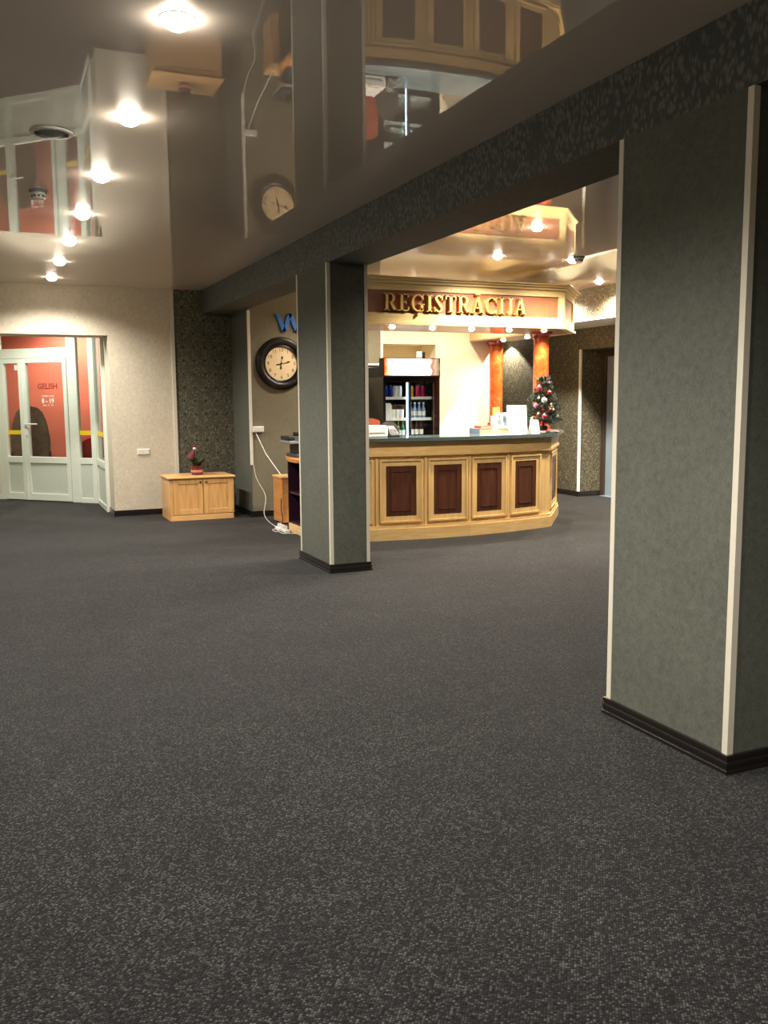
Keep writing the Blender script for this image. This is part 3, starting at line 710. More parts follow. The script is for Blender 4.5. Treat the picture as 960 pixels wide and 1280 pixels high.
# ------------------------------------------------------------------ reception counter
def arcY(x): return 8.68 + 0.12*(x-4.55)**2
bx = [3.15, 3.68, 4.21, 4.74, 5.26, 5.79, 5.91]
path = [(3.06, 9.38)] + [(x, arcY(x)) for x in bx] + [(6.60, 9.78), (6.60, 11.18)]
def offset(path, d):
    out = []
    for i, p in enumerate(path):
        p = Vector(p); ns = []
        for a, b_ in ((i-1, i), (i, i+1)):
            if a < 0 or b_ >= len(path): continue
            tt = (Vector(path[b_])-Vector(path[a])).normalized(); ns.append(Vector((tt.y, -tt.x)))
        n = sum(ns, Vector((0, 0))).normalized(); k = 1/max(0.4, n.dot(ns[0]))
        q = p + n*d*k; out.append((q.x, q.y))
    return out
def strip(path, d0, d1, z0, z1):
    return MB().prism(offset(path, d1) + list(reversed(offset(path, d0))), z0, z1)
t = thing('reception_counter', 'bowed pale wooden reception counter with dark brown raised panels', 'counter', (4.6, 9.2, 0))
part('front_board', strip(path, -0.05, 0.0, 0.02, 1.05), 'cream_wood_v', t)
part('plinth', strip(path, -0.03, 0.035, 0.0, 0.125), 'cream_wood', t)
part('plinth_moulding', strip(path, -0.01, 0.027, 0.125, 0.155), 'cream_wood', t)
part('frieze', strip(path, -0.02, 0.022, 0.925, 1.05), 'cream_wood', t)
part('frieze_moulding', strip(path, -0.02, 0.034, 0.895, 0.925), 'cream_wood', t)
part('frieze_moulding', strip(path, -0.02, 0.030, 1.03, 1.05), 'cream_wood', t)
part('inner_shelf', strip(path[2:], -0.50, -0.05, 0.70, 0.73), 'cream_wood', t)
def panel(p0, p1, uc, wd, z0=0.255, z1=0.79):
    f0, f1 = uc-wd/2, uc+wd/2; g = 0.05; o = 0.018
    fr = MB()
    # outer moulding
    for u0, u1, a, b_ in ((f0-g-o, f0-g, z0-g-o, z1+g+o), (f1+g, f1+g+o, z0-g-o, z1+g+o), (f0-g, f1+g, z1+g, z1+g+o), (f0-g, f1+g, z0-g-o, z0-g)):
        fr.facet(p0, p1, u0, u1, a, b_, 0, 0.024)
    for u0, u1, a, b_ in ((f0-g, f0, z0-g, z1+g), (f1, f1+g, z0-g, z1+g), (f0, f1, z1, z1+g), (f0, f1, z0-g, z0)):
        fr.facet(p0, p1, u0, u1, a, b_, 0, 0.012)
    pp = part('panel', MB().facet(p0, p1, f0, f1, z0, z1, 0, 0.008), 'dark_panel', t, label='dark brown panel')
    part('panel_frame', fr, 'cream_wood_v', pp)
    rb_ = MB(); q = 0.055; k = 0.008
    for u0, u1, a, b_ in ((f0+q, f0+q+k, z0+q, z1-q), (f1-q-k, f1-q, z0+q, z1-q), (f0+q, f1-q, z1-q-k, z1-q), (f0+q, f1-q, z0+q, z0+q+k)):
        rb_.facet(p0, p1, u0, u1, a, b_, 0.008, 0.015)
    part('panel_bead', rb_, 'dark_panel', pp)
for i in range(5):
    p0 = (bx[i], arcY(bx[i])); p1 = (bx[i+1], arcY(bx[i+1])); L = (Vector(p1)-Vector(p0)).length
    panel(p0, p1, L/2, 0.335)
    st = MB().facet(p0, p1, -0.012, 0.012, 0.155, 0.895, 0, 0.012); part('stile', st, 'cream_wood_v', t)
p0, p1 = path[-3], path[-2]; L = (Vector(p1)-Vector(p0)).length; panel(p0, p1, L/2, L-0.42)
p0, p1 = path[-2], path[-1]; L = (Vector(p1)-Vector(p0)).length; panel(p0, p1, L*0.28, 0.45); panel(p0, p1, L*0.72, 0.45)
ct = strip(path, -0.50, 0.085, 1.05, 1.088)
tag(part('countertop', ct, 'counter_top', None, 0.008, seg=2), 'dark blue grey worktop running along the reception counter', 'countertop')
CT = 1.088

# columns
def column(x, y, z0, z1, label, grp='orange columns carrying the canopy'):
    t = thing('round_column', label, 'column', (x, y, z0), grp); Hh = z1-z0
    part('base', MB().lathe([(0, 0), (0.125, 0), (0.125, 0.03), (0.11, 0.045), (0.118, 0.06), (0.098, 0.075), (0, 0.075)], seg=32), 'lacquer_column', t, smooth=True, local=True)
    part('shaft', MB().lathe([(0.092, 0.07), (0.092, Hh-0.07)], seg=36), 'orange_marble', t, smooth=True, local=True)
    part('capital', MB().lathe([(0, Hh-0.075), (0.098, Hh-0.075), (0.104, Hh-0.06), (0.098, Hh-0.05), (0.112, Hh-0.03), (0.132, Hh-0.022), (0.132, Hh), (0, Hh)], seg=32), 'lacquer_column', t, smooth=True, local=True)
SOF = 2.27
column(6.09, 9.38, CT, SOF, 'orange marbled column rising from the worktop behind the Christmas tree')
column(6.45, 11.06, CT, SOF, 'orange marbled column at the cream wall behind the leaflet rack')
column(3.49, 9.15, CT, SOF, 'orange marbled column at the counter end behind the wallpapered pillar')

# ------------------------------------------------------------------ canopy with REĢISTRĀCIJA
fas = [(3.35, 8.80), (6.0, 8.80), (6.55, 9.40), (6.55, 11.27)]
t = thing('reception_canopy', 'pale wooden canopy lettered REĢISTRĀCIJA above the reception counter', 'canopy', (5.0, 9.3, SOF))
inner = [(6.15, 11.27), (6.15, 9.72), (3.35, 9.72)]
core = [(3.35, 8.83)] + offset(fas, -0.03)[1:3] + [(6.52, 11.27)] + inner
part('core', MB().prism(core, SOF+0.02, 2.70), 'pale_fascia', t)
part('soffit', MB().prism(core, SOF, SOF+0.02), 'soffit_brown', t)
part('bottom_rail', strip(fas, -0.03, 0.012, SOF+0.015, 2.385), 'pale_fascia', t)
part('bottom_moulding', strip(fas, -0.03, 0.035, SOF-0.004, SOF+0.018), 'pale_fascia', t)
part('top_rail', strip(fas, -0.03, 0.012, 2.615, 2.70), 'pale_fascia', t)
part('crown_moulding', strip(fas, -0.03, 0.035, 2.685, 2.715), 'pale_fascia', t)
part('crown_moulding', strip(fas, -0.03, 0.060, 2.715, 2.735), 'pale_fascia', t)
part('crown_moulding', strip(fas, -0.03, 0.085, 2.735, 2.75), 'pale_fascia', t)
for i, (a, b_) in enumerate(zip(fas[:-1], fas[1:])):
    L = (Vector(b_)-Vector(a)).length
    part('fascia_panel', MB().facet(a, b_, 0.0, L, 2.38, 2.62, -0.03, -0.006), 'fascia_brown', t, label='copper brown panel')
    for u0, u1 in ((0, 0.06), (L-0.07, L+0.004)): part('stile', MB().facet(a, b_, u0, u1, 2.385, 2.615, -0.03, 0.012), 'pale_fascia', t)
# --- serif letters
def letter_mb(ch):
    """serif capital as flat polygons in a 1-high box; returns list of quads and the advance width"""
    Q = []; sw, th = 0.17, 0.065
    def bar(x0, x1, y0, y1): Q.append([(x0, y0), (x1, y0), (x1, y1), (x0, y1)])
    def serif(x, y, hw=0.17): bar(x-hw, x+hw, y, y+0.055) if y < 0.5 else bar(x-hw, x+hw, y-0.055, y)
    def stem(x): bar(x-sw/2, x+sw/2, 0, 1); serif(x, 0); serif(x, 1)
    def diag(xa, ya, xb, yb, wd): Q.append([(xa-wd/2, ya), (xa+wd/2, ya), (xb+wd/2, yb), (xb-wd/2, yb)])
    def arc(cx, cy, rx, ry, a0, a1, wf, n=14):
        for i in range(n):
            pa = []
            for k in (i, i+1):
                a = math.radians(a0+(a1-a0)*k/n); wv = wf(a)
                pa.append(((cx+rx*math.cos(a), cy+ry*math.sin(a)), (cx+(rx-wv)*math.cos(a), cy+(ry-min(wv, 0.10))*math.sin(a))))
            Q.append([pa[0][0], pa[1][0], pa[1][1], pa[0][1]])
    vary = lambda a: th + (sw-th)*abs(math.cos(a))
    if ch == 'I': stem(0.2); return Q, 0.40
    if ch == 'T':
        stem(0.38); bar(0.02, 0.74, 0.93, 1); bar(0.02, 0.08, 0.76, 1); bar(0.68, 0.74, 0.76, 1); return Q, 0.76
    if ch == 'E':
        bar(0.1, 0.1+sw, 0, 1); bar(0.0, 0.62, 0.935, 1); bar(0.0, 0.66, 0, 0.065); bar(0.2, 0.5, 0.48, 0.54)
        bar(0.56, 0.62, 0.76, 1); bar(0.60, 0.66, 0, 0.26); bar(0.45, 0.5, 0.40, 0.62); return Q, 0.70
    if ch == 'R':
        bar(0.1, 0.1+sw, 0, 1); serif(0.185, 0); bar(0.0, 0.45, 0.945, 1); bar(0.2, 0.45, 0.46, 0.52)
        arc(0.42, 0.73, 0.28, 0.27, -90, 90, vary); diag(0.74, 0, 0.42, 0.5, 0.19); bar(0.62, 0.88, 0, 0.055); return Q, 0.86
    if ch == 'S':
        arc(0.32, 0.75, 0.27, 0.25, 25, 180, vary); arc(0.32, 0.25, 0.29, 0.25, -155, 0, vary)
        Q.append([(0.05, 0.76), (0.22, 0.78), (0.61, 0.24), (0.44, 0.22)]); bar(0.53, 0.58, 0.70, 1.0); bar(0.03, 0.08, 0.0, 0.30); return Q, 0.66
    if ch in 'CĢ':
        arc(0.46, 0.5, 0.44, 0.51, 42, 318, vary, 22); bar(0.74, 0.80, 0.68, 1.0)
        if ch == 'Ģ':
            bar(0.62, 0.79, 0.03, 0.44); bar(0.54, 0.88, 0.40, 0.455); Q.append([(0.42, -0.08), (0.54, -0.08), (0.48, -0.28), (0.40, -0.28)]); return Q, 0.92
        bar(0.74, 0.80, 0.0, 0.26); return Q, 0.86
    if ch == 'J':
        bar(0.26, 0.26+sw, 0.12, 1); serif(0.345, 1); arc(0.28, 0.14, 0.15, 0.15, -170, 0, lambda a: 0.08); bar(0.12, 0.22, 0.09, 0.19); return Q, 0.54
    if ch in 'AĀ':
        diag(0.68, 0, 0.42, 1.0, 0.2); diag(0.12, 0, 0.40, 0.98, 0.075); bar(0.22, 0.60, 0.30, 0.36); bar(0.0, 0.25, 0, 0.055); bar(0.54, 0.84, 0, 0.055)
        if ch == 'Ā': bar(0.24, 0.60, 1.10, 1.17)
        return Q, 0.84
word = 'REĢISTRĀCIJA'
glyphs = [letter_mb(c) for c in word]
X0, X1, ZL, HL = 3.775, 5.485, 2.403, 0.176
tot = sum(g[1] for g in glyphs); gap = ((X1-X0)/HL - tot)/(len(word)-1)
x = X0/HL
for c, (Q, adv) in zip(word, glyphs):
    m = MB()
    for q in Q:
        vs = [((x+u)*HL, 8.755, ZL+v*HL) for u, v in q] + [((x+u)*HL, 8.806, ZL+v*HL) for u, v in q]
        m.add(vs, [(0, 1, 2, 3), (7, 6, 5, 4), (0, 4, 5, 1), (1, 5, 6, 2), (2, 6, 7, 3), (3, 7, 4, 0)])
    part('letter', m, 'brass', t, label='raised brass letter')
    x += adv + gap
# canopy downlights
cl = make_downlight('canopy_downlight', 0.035, 'bulb_soft', CANOPY_W, WARM, 150, 0.7)
place_lights(cl, [(3.55+0.49*i, 9.16, SOF) for i in range(1, 5)] + [(5.93, 9.08, SOF)], 'small round downlight in the canopy soffit over the counter front', 'downlights in front soffit')
cr = make_downlight('canopy_downlight', 0.035, 'bulb_soft', CANOPY_W*0.65, WARM, 150, 0.7)
place_lights(cr, [(6.36, 10.12, SOF), (6.36, 10.72, SOF)], 'small round downlight in the canopy side soffit between the orange columns', 'downlights in side soffit')

# ------------------------------------------------------------------ ceiling fittings
def smoke(x, y, label):
    t = thing('smoke_detector', label, 'smoke detector', (x, y, HC))
    part('base', MB().lathe([(0.0, 0), (0.062, 0), (0.062, -0.012), (0.0, -0.012)], seg=28), 'mid_grey', t, smooth=True, local=True)
    part('chamber', MB().lathe([(0.05, -0.012), (0.052, -0.022), (0.045, -0.03), (0.045, -0.042), (0.038, -0.052), (0, -0.054)], seg=28), 'white_plastic', t, smooth=True, local=True)
    for k in range(10):
        a = 2*PI*k/10
        part('slot', MB().box(-0.008, 0.008, 0.044, 0.0465, -0.040, -0.031).xform(Matrix.Rotation(a, 4, 'Z')), 'black_matte', t, local=True)
smoke(0.375, 6.85, 'smoke detector on the taupe ceiling beside the downlight row')
smoke(5.62, 7.98, 'smoke detector on the ceiling before the reception canopy')
t = thing('ceiling_vent', 'round metal air vent on the taupe ceiling beside the downlight row', 'vent', (0.375, 5.35, HC))
part('rim', MB().lathe([(0.085, 0), (0.088, -0.012), (0.108, -0.010), (0.112, 0)], seg=36), 'white_plastic', t, smooth=True, local=True)
part('cone', MB().lathe([(0.084, 0), (0.084, -0.004), (0.04, -0.024), (0, -0.028)], seg=36), 'mid_grey', t, smooth=True, local=True)
part('bridge', MB().box(-0.085, 0.085, -0.008, 0.008, -0.020, -0.003), 'dark_grey', t, local=True)

# ------------------------------------------------------------------ black door and lift
d2 = struct('door_2', loc=(8.58, 10.6, 0), label='steel lift door in dark frame')
part('door_frame', MB().box(8.50, 8.62, 11.34, 11.42, 0, 2.2).box(8.50, 8.62, 9.7, 9.78, 0, 2.2).box(8.50, 8.62, 9.78, 11.34, 2.10, 2.2), 'dark_bronze', d2, 0.003)
part('lift_leaf', MB().box(8.54, 8.60, 10.56, 11.34, 0.005, 2.10), 'brushed_steel', d2)
part('lift_leaf', MB().box(8.54, 8.60, 9.78, 10.555, 0.005, 2.10), 'brushed_steel', d2)
part('threshold', MB().box(8.44, 8.54, 9.78, 11.34, 0, 0.006), 'brushed_steel', d2)

# ------------------------------------------------------------------ drinks cooler
DX = -0.185
fx0, fx1, fy0, fy1 = 4.57, 5.37, 10.62, 11.25
t = thing('drinks_cooler', 'black glass door drinks cooler with lit sign against the cream wall', 'cooler', ((fx0+fx1)/2, fy0+0.3, 0))
part('cabinet', MB().box(fx0, fx0+0.03, fy0+0.03, fy1, 0, 1.77).box(fx1-0.10, fx1, fy0+0.03, fy1, 0, 1.77).box(fx0+0.03, fx1-0.10, fy1-0.03, fy1, 0, 1.77).box(fx0+0.03, fx1-0.10, fy0+0.03, fy1-0.03, 1.72, 1.77).box(fx0+0.03, fx1-0.10, fy0+0.03, fy1-0.03, 0, 0.30), 'black_gloss', t)
part('sign_housing', MB().box(fx0, fx1, fy0+0.012, fy0+0.16, 1.77, 2.01).box(fx0, fx1, fy0+0.16, fy1, 1.77, 1.90), 'black_matte', t, 0.004)
sg = bpy.data.objects.new('light_box', mesh('light_box', MB().box(fx0+0.012, fx1-0.012, fy0, fy0+0.012, 1.79, 1.998), 'light_box_print')); COL.objects.link(sg)
sg.parent = t; sg.location = -Vector(t.location); sg['label'] = 'glowing white sign with orange edge'
def cooler_door(xa, xb, yy):
    z0, z1 = 0.32, 1.72; s = 0.022
    d = part('door', MB().box(xa, xa+s, yy, yy+0.02, z0, z1).box(xb-s, xb, yy, yy+0.02, z0, z1).box(xa+s, xb-s, yy, yy+0.02, z1-s, z1).box(xa+s, xb-s, yy, yy+0.02, z0, z0+s), 'black_gloss', t)
    part('pane', MB().box(xa+s-0.002, xb-s+0.002, yy+0.008, yy+0.012, z0+s, z1-s), 'glass', d)
    return d
cooler_door(4.58, 4.94, fy0+0.025); dr = cooler_door(4.925, 5.275, fy0+0.003)
part('handle', MB().box(5.257, 5.267, fy0-0.012, fy0+0.004, 0.9, 1.69), 'chrome', dr)
part('lock', MB().lathe([(0, 0), (0.012, 0), (0.012, 0.012), (0, 0.012)], (5.29, fy0+0.028, 1.27), 12, RM), 'chrome', t)
for z in (1.515, 1.245, 0.995, 0.66):
    part('shelf', MB().box(fx0+0.032, fx1-0.102, fy0+0.07, fy1-0.05, z-0.012, z), 'white_plastic', t)
    part('price_rail', MB().box(fx0+0.032, fx1-0.102, fy0+0.062, fy0+0.07, z-0.03, z+0.004), 'label_white', t)
for xx in (4.913,):
    part('light_strip', MB().box(xx-0.006, xx+0.006, fy0+0.048, fy0+0.06, 0.40, 1.70), 'led_cool', t, label='bluish light strip')
def can(bodymat, h=0.15, r=0.029):
    t = thing('drink_can', 'x', 'can')
    part('body', MB().lathe([(0, 0), (r*0.85, 0), (r, 0.008), (r, h-0.014), (r*0.8, h-0.002)], seg=18), bodymat, t, smooth=True, local=True)
    part('lid', MB().lathe([(r*0.8, h-0.003), (r*0.82, h), (r*0.75, h-0.004), (0, h-0.004)], seg=18), 'chrome', t, smooth=True, local=True)
    return t
def bottle(bodymat, capmat, h=0.225, r=0.029, labelmat='label_white'):
    t = thing('drink_bottle', 'x', 'bottle')
    bd = part('body', MB().lathe([(0, 0), (r*0.95, 0), (r, 0.01), (r, h*0.52), (r*0.8, h*0.62), (r*0.42, h*0.74), (r*0.38, h*0.94), (0, h*0.94)], seg=18), bodymat, t, smooth=True, local=True)
    part('label', MB().lathe([(r+0.0008, h*0.16), (r+0.0008, h*0.44)], seg=18), labelmat, t, smooth=True, local=True)
    part('cap', MB().lathe([(r*0.46, h*0.92), (r*0.46, h), (0, h)], seg=14), capmat, t, smooth=True, local=True)
    return t
def spread(proto, pts, label, cat, group):
    for i, p in enumerate(pts):
        o = proto if i == 0 else dup(proto); o.location = p; tag(o, label, cat, group)
yf = fy0+0.115
spread(can('can_blue'), [(4.640, yf, 1.515), (4.703, yf, 1.515)], 'blue drink can on the cooler top shelf', 'can', 'blue cans in the cooler')
spread(can('label_white', 0.145, 0.03), [(4.770, yf, 1.515), (4.833, yf, 1.515), (4.800, yf+0.07, 1.515)], 'white drink can on the cooler top shelf', 'can', 'white cans in the cooler')
spread(can('can_yellow'), [(5.000, yf, 1.515)], 'yellow drink can on the cooler top shelf', 'can', 'coloured cans in the cooler')
spread(can('can_pink'), [(5.090, yf, 1.515), (5.160, yf, 1.515)], 'pink drink can on the cooler top shelf', 'can', 'coloured cans in the cooler')
m = MB().box(-0.045, 0.045, -0.04, 0.04, 0, 0.165).add([(-0.045, -0.04, 0.165), (0.045, -0.04, 0.165), (0.045, 0.04, 0.165), (-0.045, 0.04, 0.165), (-0.045, 0, 0.195), (0.045, 0, 0.195)], [(0, 1, 5, 4), (2, 3, 4, 5), (1, 2, 5), (3, 0, 4)])
mk = part('milk_carton', m, 'label_white'); mk.location = (4.665, yf+0.01, 1.245); tag(mk, 'tall white carton on the cooler middle shelf', 'carton')
spread(can('label_white', 0.115, 0.027), [(4.745+0.06*i, yf, 1.245) for i in range(3)], 'short white cup on the cooler middle shelf', 'cup', 'white cups in the cooler')
spread(bottle('bottle_blue', 'label_white', 0.20, 0.027), [(4.990+0.062*i, yf, 1.245) for i in range(4)], 'blue and white bottle on the cooler middle shelf', 'bottle', 'blue bottles in the cooler')
spread(bottle('bottle_green', 'bottle_green', 0.22, 0.030), [(4.745+0.066*i, yf, 0.995) for i in range(3)], 'green glass bottle on the lower cooler shelf', 'bottle', 'green bottles in the cooler')
spread(bottle('bottle_brown', 'label_white', 0.235, 0.028), [(5.010+0.066*i, yf, 0.995) for i in range(3)], 'dark bottle with white label on the lower cooler shelf', 'bottle', 'dark bottles in the cooler')
t = thing('web_camera', 'small white and black cube camera on top of the drinks cooler', 'camera', (5.12, 10.70, 2.01))
part('housing', MB().box(-0.045, 0.005, -0.04, 0.04, 0.0, 0.085), 'white_plastic', t, 0.006, local=True)
part('face', MB().box(0.005, 0.045, -0.042, 0.042, 0.0, 0.08), 'black_matte', t, 0.006, local=True)

# ------------------------------------------------------------------ office chairs behind the counter
def office_chair(x, y, rot, seat_mat, label, bw, bt, topz, rounded):
    t = thing('office_chair', label, 'chair', (x, y, 0), None, rot)
    for k in range(5):
        a = 2*PI*k/5
        lg = part('leg', MB().tube([(0.03*math.cos(a), 0.03*math.sin(a), 0.10), (0.29*math.cos(a), 0.29*math.sin(a), 0.065)], 0.022, 8, 0.016), 'black_matte', t, local=True)
        part('castor', MB().lathe([(0, -0.02), (0.028, -0.02), (0.032, 0), (0.028, 0.02), (0, 0.02)], (0.29*math.cos(a), 0.29*math.sin(a), 0.032), 12, Matrix.Rotation(PI/2, 4, 'X')), 'black_matte', lg, local=True)
    part('gas_lift', MB().lathe([(0, 0.08), (0.03, 0.08), (0.03, 0.30), (0.02, 0.30), (0.02, 0.44), (0, 0.44)], seg=14), 'black_gloss', t, local=True)
    part('seat', MB().box(-0.24, 0.24, -0.24, 0.24, 0.44, 0.53), seat_mat, t, 0.035, True, local=True, seg=3)
    poly = [(-bw/2, 0.62), (bw/2, 0.62)]
    for q in range(0, 181, 15):
        a = math.radians(q); poly.append((bw/2*math.cos(a)*(1 if rounded else abs(math.cos(a))**-0.0), topz-rounded + rounded*math.sin(a)))
    m = MB(); n_ = len(poly)
    vs = [(px, 0.22+0.05*(pz-0.62), pz) for px, pz in poly] + [(px, 0.22+bt+0.05*(pz-0.62), pz) for px, pz in poly]
    m.add(vs, [tuple(range(n_)), tuple(range(2*n_-1, n_-1, -1))] + [(i, (i+1) % n_, (i+1) % n_+n_, i+n_) for i in range(n_)])
    part('backrest', m, seat_mat, t, 0.015, True, local=True, seg=2)
    part('back_support', MB().tube([(0, 0.15, 0.45), (0, 0.29, 0.47), (0, 0.29, 0.80)], 0.022), 'black_matte', t, local=True)
office_chair(4.2, 10.2, 0.1, 'leather_brown', 'brown leather office chair behind the counter', 0.56, 0.09, 1.265, 0.05)
office_chair(4.34, 9.53, 0.25, 'mesh_black', 'black mesh office chair with rounded back behind the card terminal', 0.30, 0.05, 1.235, 0.14)

# ------------------------------------------------------------------ things on the worktop
t = thing('desk_printer', 'white boxy printer on the worktop beside the card terminal', 'printer', (3.74, 9.07, CT))
part('body', MB().box(3.635, 3.885, 8.93, 9.22, CT, CT+0.115), 'white_plastic', t, 0.01)
part('lid', MB().box(3.645, 3.875, 8.94, 9.21, CT+0.113, CT+0.122), 'paper_white', t, 0.003)
part('paper_slot', MB().box(3.67, 3.85, 8.926, 8.932, CT+0.04, CT+0.052), 'mid_grey', t)
t = thing('card_terminal', 'grey card payment terminal on the worktop', 'card terminal', (3.955, 8.98, CT))
m = MB().add([(3.90, 8.90, CT), (4.015, 8.90, CT), (4.015, 9.06, CT), (3.90, 9.06, CT), (3.90, 8.90, CT+0.025), (4.015, 8.90, CT+0.025), (4.0, 9.04, CT+0.12), (3.91, 9.04, CT+0.12)], [(0, 3, 2, 1), (4, 5, 6, 7), (0, 1, 5, 4), (1, 2, 6, 5), (2, 3, 7, 6), (3, 0, 4, 7)])
part('body', m, 'black_matte', t, 0.006)
def tilt_plate(x0, x1, s0, s1, th):
    vs = []
    for d in (0, th):
        for (xx, s) in ((x0, s0), (x1, s0), (x1, s1), (x0, s1)):
            vs.append((xx, 8.90+0.14*s-d*0.56, CT+0.025+0.095*s+d*0.82))
    return MB().add(vs, [(0, 1, 2, 3), (7, 6, 5, 4), (0, 4, 5, 1), (1, 5, 6, 2), (2, 6, 7, 3), (3, 7, 4, 0)])
part('screen', tilt_plate(3.918, 3.992, 0.62, 0.92, 0.003), 'dark_grey', t)
for r_ in range(3):
    for c_ in range(3): part('key', tilt_plate(3.92+0.026*c_, 3.94+0.026*c_, 0.12+0.15*r_, 0.22+0.15*r_, 0.004), 'black_matte', t)
# white sign holder
t = thing('sign_holder', 'large blank white notice standing upright on the worktop', 'notice', (5.54, 9.0, CT))
m = MB().box(-0.13, 0.13, -0.003, 0.003, 0.0, 0.325).xform(Matrix.Translation((5.535, 8.99, CT)) @ Matrix.Rotation(-0.10, 4, 'X'))
part('sheet', m, 'paper_white', t)
part('foot', MB().box(5.43, 5.64, 8.97, 9.06, CT, CT+0.006), 'paper_white', t)
t = thing('tent_card', 'small white folded tent card beside the big white notice', 'tent card', (5.70, 8.90, CT))
for s in (-1, 1):
    part('flap', MB().box(-0.055, 0.055, -0.0015, 0.0015, 0, 0.16).xform(Matrix.Translation((5.70, 8.90+s*0.035, CT)) @ Matrix.Rotation(s*0.21, 4, 'X')), 'paper_white', t)
# leaflet rack
t = thing('leaflet_rack', 'white leaflet rack with blue grey leaflets on the worktop', 'rack', (5.43, 9.2, CT))
m = MB().box(5.33, 5.53, 9.12, 9.26, CT, CT+0.05).box(5.33, 5.53, 9.24, 9.25, CT, CT+0.20).box(5.33, 5.53, 9.12, 9.126, CT+0.05, CT+0.09)
part('stand', m, 'white_plastic', t)
for k in range(2):
    m = MB().box(-0.032, 0.032, -0.002, 0.002, 0, 0.19).xform(Matrix.Translation((5.385+0.078*k, 9.14, CT+0.05)) @ Matrix.Rotation(-0.2, 4, 'X'))
    lf = part('leaflet', m, 'label_white', t)
    part('leaflet_picture', MB().box(-0.024, 0.024, -0.0045, -0.002, 0.02, 0.17).xform(Matrix.Translation((5.385+0.078*k, 9.14, CT+0.05)) @ Matrix.Rotation(-0.2, 4, 'X')), 'leaflet_print', lf)
oc = part('orange_card', MB().box(5.365, 5.455, 9.262, 9.275, CT, CT+0.30), 'card_orange'); tag(oc, 'orange card standing behind the leaflet rack', 'card')
# books at the left of the rack
def book(name, x0, x1, y0, y1, z0, z1, mat, label, rot=0.0):
    t = thing(name, label, 'book', ((x0+x1)/2, (y0+y1)/2, z0), None, rot); a, b_ = (x1-x0)/2, (y1-y0)/2; h = z1-z0
    part('cover', MB().box(-a, a, -b_, b_, 0, 0.003).box(-a, a, -b_, b_, h-0.003, h).box(-a, -a+0.003, -b_, b_, 0.003, h-0.003), mat, t, local=True)
    part('pages', MB().box(-a+0.003, a-0.004, -b_+0.004, b_-0.004, 0.003, h-0.003), 'book_beige', t, local=True)
book('ring_binder', 5.06, 5.23, 9.05, 9.27, CT, CT+0.062, 'slate_blue', 'slate blue folder lying on the worktop below a red book', 0.06)
book('red_book', 5.11, 5.27, 9.07, 9.26, CT+0.062, CT+0.092, 'brick_red', 'red book lying on the slate blue folder', -0.1)
book('beige_book', 5.225, 5.39, 8.925, 9.04, CT, CT+0.05, 'book_beige', 'thick beige book lying before the leaflet rack')
book('small_red_book', 5.262, 5.38, 8.935, 9.03, CT+0.05, CT+0.065, 'rose', 'thin rose booklet lying on the beige book', 0.1)
pp = part('paper_sheets', MB().box(5.02, 5.30, 8.80, 8.92, CT, CT+0.004), 'paper_white', None); tag(pp, 'loose white papers flat on the worktop edge', 'papers')
# magazines under the tree
mg = [('rose', 0.0), ('paper_white', 0.12), ('rose', -0.08), ('leaf_green', 0.1)]
for i, (mm, rr) in enumerate([('leaf_green', 0.05), ('paper_white', -0.08), ('rose', 0.12)]):
    o = part('magazine', MB().box(-0.13, 0.13, -0.085, 0.085, 0, 0.010), mm); o.location = (5.92+0.012*i, 9.0+0.008*i, CT+0.010*i); o.rotation_euler = (0, 0, rr+0.35)
    tag(o, ['green magazine at the bottom of the pile under the Christmas tree', 'white magazine in the middle of the pile under the Christmas tree', 'rose magazine on top of the pile under the Christmas tree'][i], 'magazine', 'magazines under the tree')

# ------------------------------------------------------------------ Christmas tree
TX, TY, TZ = 5.90, 9.02, CT+0.03
rnd = random.Random(11)
t = thing('christmas_tree', 'small decorated Christmas tree standing on the worktop before an orange column', 'christmas tree', (TX, TY, TZ))
part('pot', MB().lathe([(0, 0), (0.045, 0), (0.05, 0.05), (0.04, 0.055), (0, 0.055)], seg=18), 'black_matte', t, local=True)
part('trunk', MB().tube([(0, 0, 0.04), (0.004, 0, 0.3), (0, 0, 0.60)], 0.014, 8, 0.004), 'bark', t, local=True)
tips = []; segs = []
fol = MB(); tw = MB()
def needles(p, q, n, L):
    ax = (q-p).normalized()
    for i in range(n):
        s = rnd.random(); o = p.lerp(q, s)
        d = (ax*0.75 + Vector((rnd.gauss(0, 1), rnd.gauss(0, 1), rnd.gauss(0, 1))).normalized()*0.8).normalized()
        sd = d.cross(Vector((rnd.gauss(0, 1), rnd.gauss(0, 1), rnd.gauss(0, 1)))).normalized()*0.0024
        e = o + d*L*rnd.uniform(0.7, 1.2)
        fol.add([o-sd, o+sd, e], [(0, 1, 2)])
for k in range(96):
    hgt = 0.075 + 0.525*(k/95)**0.95
    R = 0.215*(1-(hgt-0.10)/0.58)**0.85 * rnd.uniform(0.75, 1.08) + 0.015
    a = k*2.399 + rnd.uniform(-0.2, 0.2)
    p = Vector((0, 0, hgt)); q = Vector((R*math.cos(a), R*math.sin(a), hgt + 0.03*rnd.uniform(-0.6, 1.2)))
    tw.tube([p, q], 0.003, 4, 0.0015); needles(p.lerp(q, 0.15), q, int(50+R*520), 0.038)
    for j in range(3):
        s = rnd.uniform(0.4, 0.85); o = p.lerp(q, s); aa = a + rnd.choice((-0.7, 0.7)); e = o + Vector((math.cos(aa), math.sin(aa), rnd.uniform(-0.1, 0.4)))*R*0.4
        needles(o, e, int(16+R*200), 0.034)
    tips.append(q); segs.append((p, q))
needles(Vector((0, 0, 0.55)), Vector((0, 0, 0.66)), 90, 0.035)
part('branches', tw, 'bark', t, local=True)
part('needles', fol, 'needle_green', t, local=True)['kind'] = 'stuff'
vdir = Vector((TX, TY, 0)).normalized(); sdir = Vector((vdir.y, -vdir.x, 0))
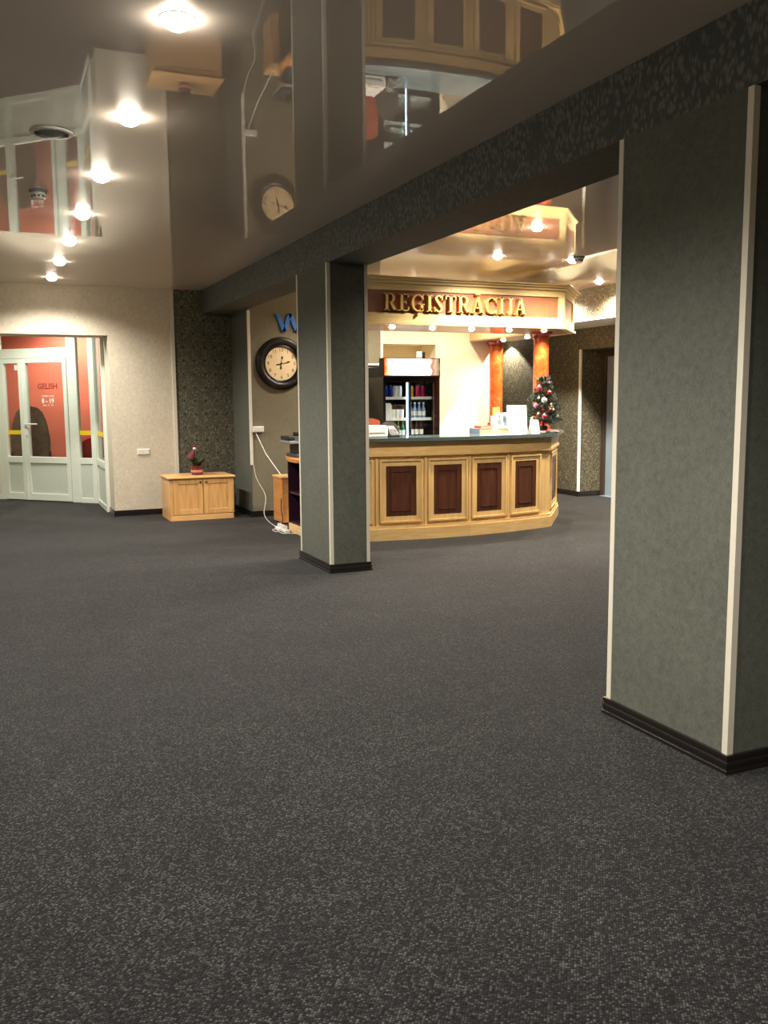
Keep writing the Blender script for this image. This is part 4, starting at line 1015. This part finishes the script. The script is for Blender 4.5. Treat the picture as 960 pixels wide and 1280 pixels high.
# (sideways, height, radius, material, label)
PXM = 10.75/1132.67
balls = [(-0.055, 0.485, 0.034, 'bauble_pink', 'large pink bauble near the tree top'), (0.062, 0.43, 0.026, 'bauble_red', 'red bauble on the upper right of the tree'),
         (0.006, 0.345, 0.036, 'bauble_silver', 'large silver bauble in the middle of the tree'), (-0.088, 0.285, 0.030, 'bauble_lilac', 'lilac bauble on the left of the tree'),
         (0.075, 0.235, 0.024, 'bauble_red', 'red bauble on the lower right of the tree'), (0.012, 0.165, 0.032, 'bauble_pink', 'pink bauble low on the tree'),
         (-0.055, 0.375, 0.016, 'bauble_silver', 'small silver bauble left of the large silver one'), (-0.058, 0.195, 0.016, 'bauble_silver', 'small silver bauble low on the tree'),
         (0.16, 0.165, 0.017, 'bauble_silver', 'small silver bauble at the right branch tip'), (0.06, 0.545, 0.016, 'bauble_lilac', 'small lilac bauble near the tree top'),
         (-0.13, 0.14, 0.018, 'bauble_silver', 'small silver bauble at the lower left branch tip'), (0.11, 0.24, 0.013, 'bauble_silver', 'tiny silver bauble at the right of the tree'),
         (0.085, 0.30, 0.013, 'bauble_silver', 'tiny silver bauble above the red one on the right')]
for s, hz, r, mm, lb in balls:
    Rl = 0.215*max(0.05, (1-(hz-0.10)/0.58))**0.85 + 0.02
    dep = math.sqrt(max(0.0004, Rl*Rl - s*s))*0.92
    def near(pt):
        best = None
        for p_, q_ in segs:
            e_ = q_-p_; k_ = max(0.0, min(1.0, (pt-p_).dot(e_)/e_.length_squared)); x_ = p_+e_*k_
            if best is None or (pt-x_).length < best[0]: best = ((pt-x_).length, x_)
        return best
    c = Vector((0, 0, hz)) + sdir*s - vdir*dep
    while near(c)[0] < r+0.007: c -= vdir*0.004
    hook = c + Vector((0, 0, r*1.15)); tie = near(hook)[1]
    rel = tie - c; c = c + Vector((TX, TY, TZ))
    b_ = thing('bauble', lb, 'bauble', tuple(c), 'baubles on the Christmas tree')
    prof = [(0, -r)] + [(r*math.cos(q), r*math.sin(q)) for q in [math.radians(d) for d in range(-75, 76, 15)]] + [(0, r)]
    part('ball', MB().lathe(prof, seg=20), mm, b_, smooth=True, local=True)
    part('cap', MB().lathe([(r*0.28, r*0.93), (r*0.28, r*1.18), (0, r*1.2)], seg=10), 'brass', b_, local=True, smooth=True)
    part('hanger', MB().tube([Vector((0, 0, r*1.15)), Vector((0, 0, r*1.15+0.008)), rel], 0.0012, 4), 'brass', b_, local=True)
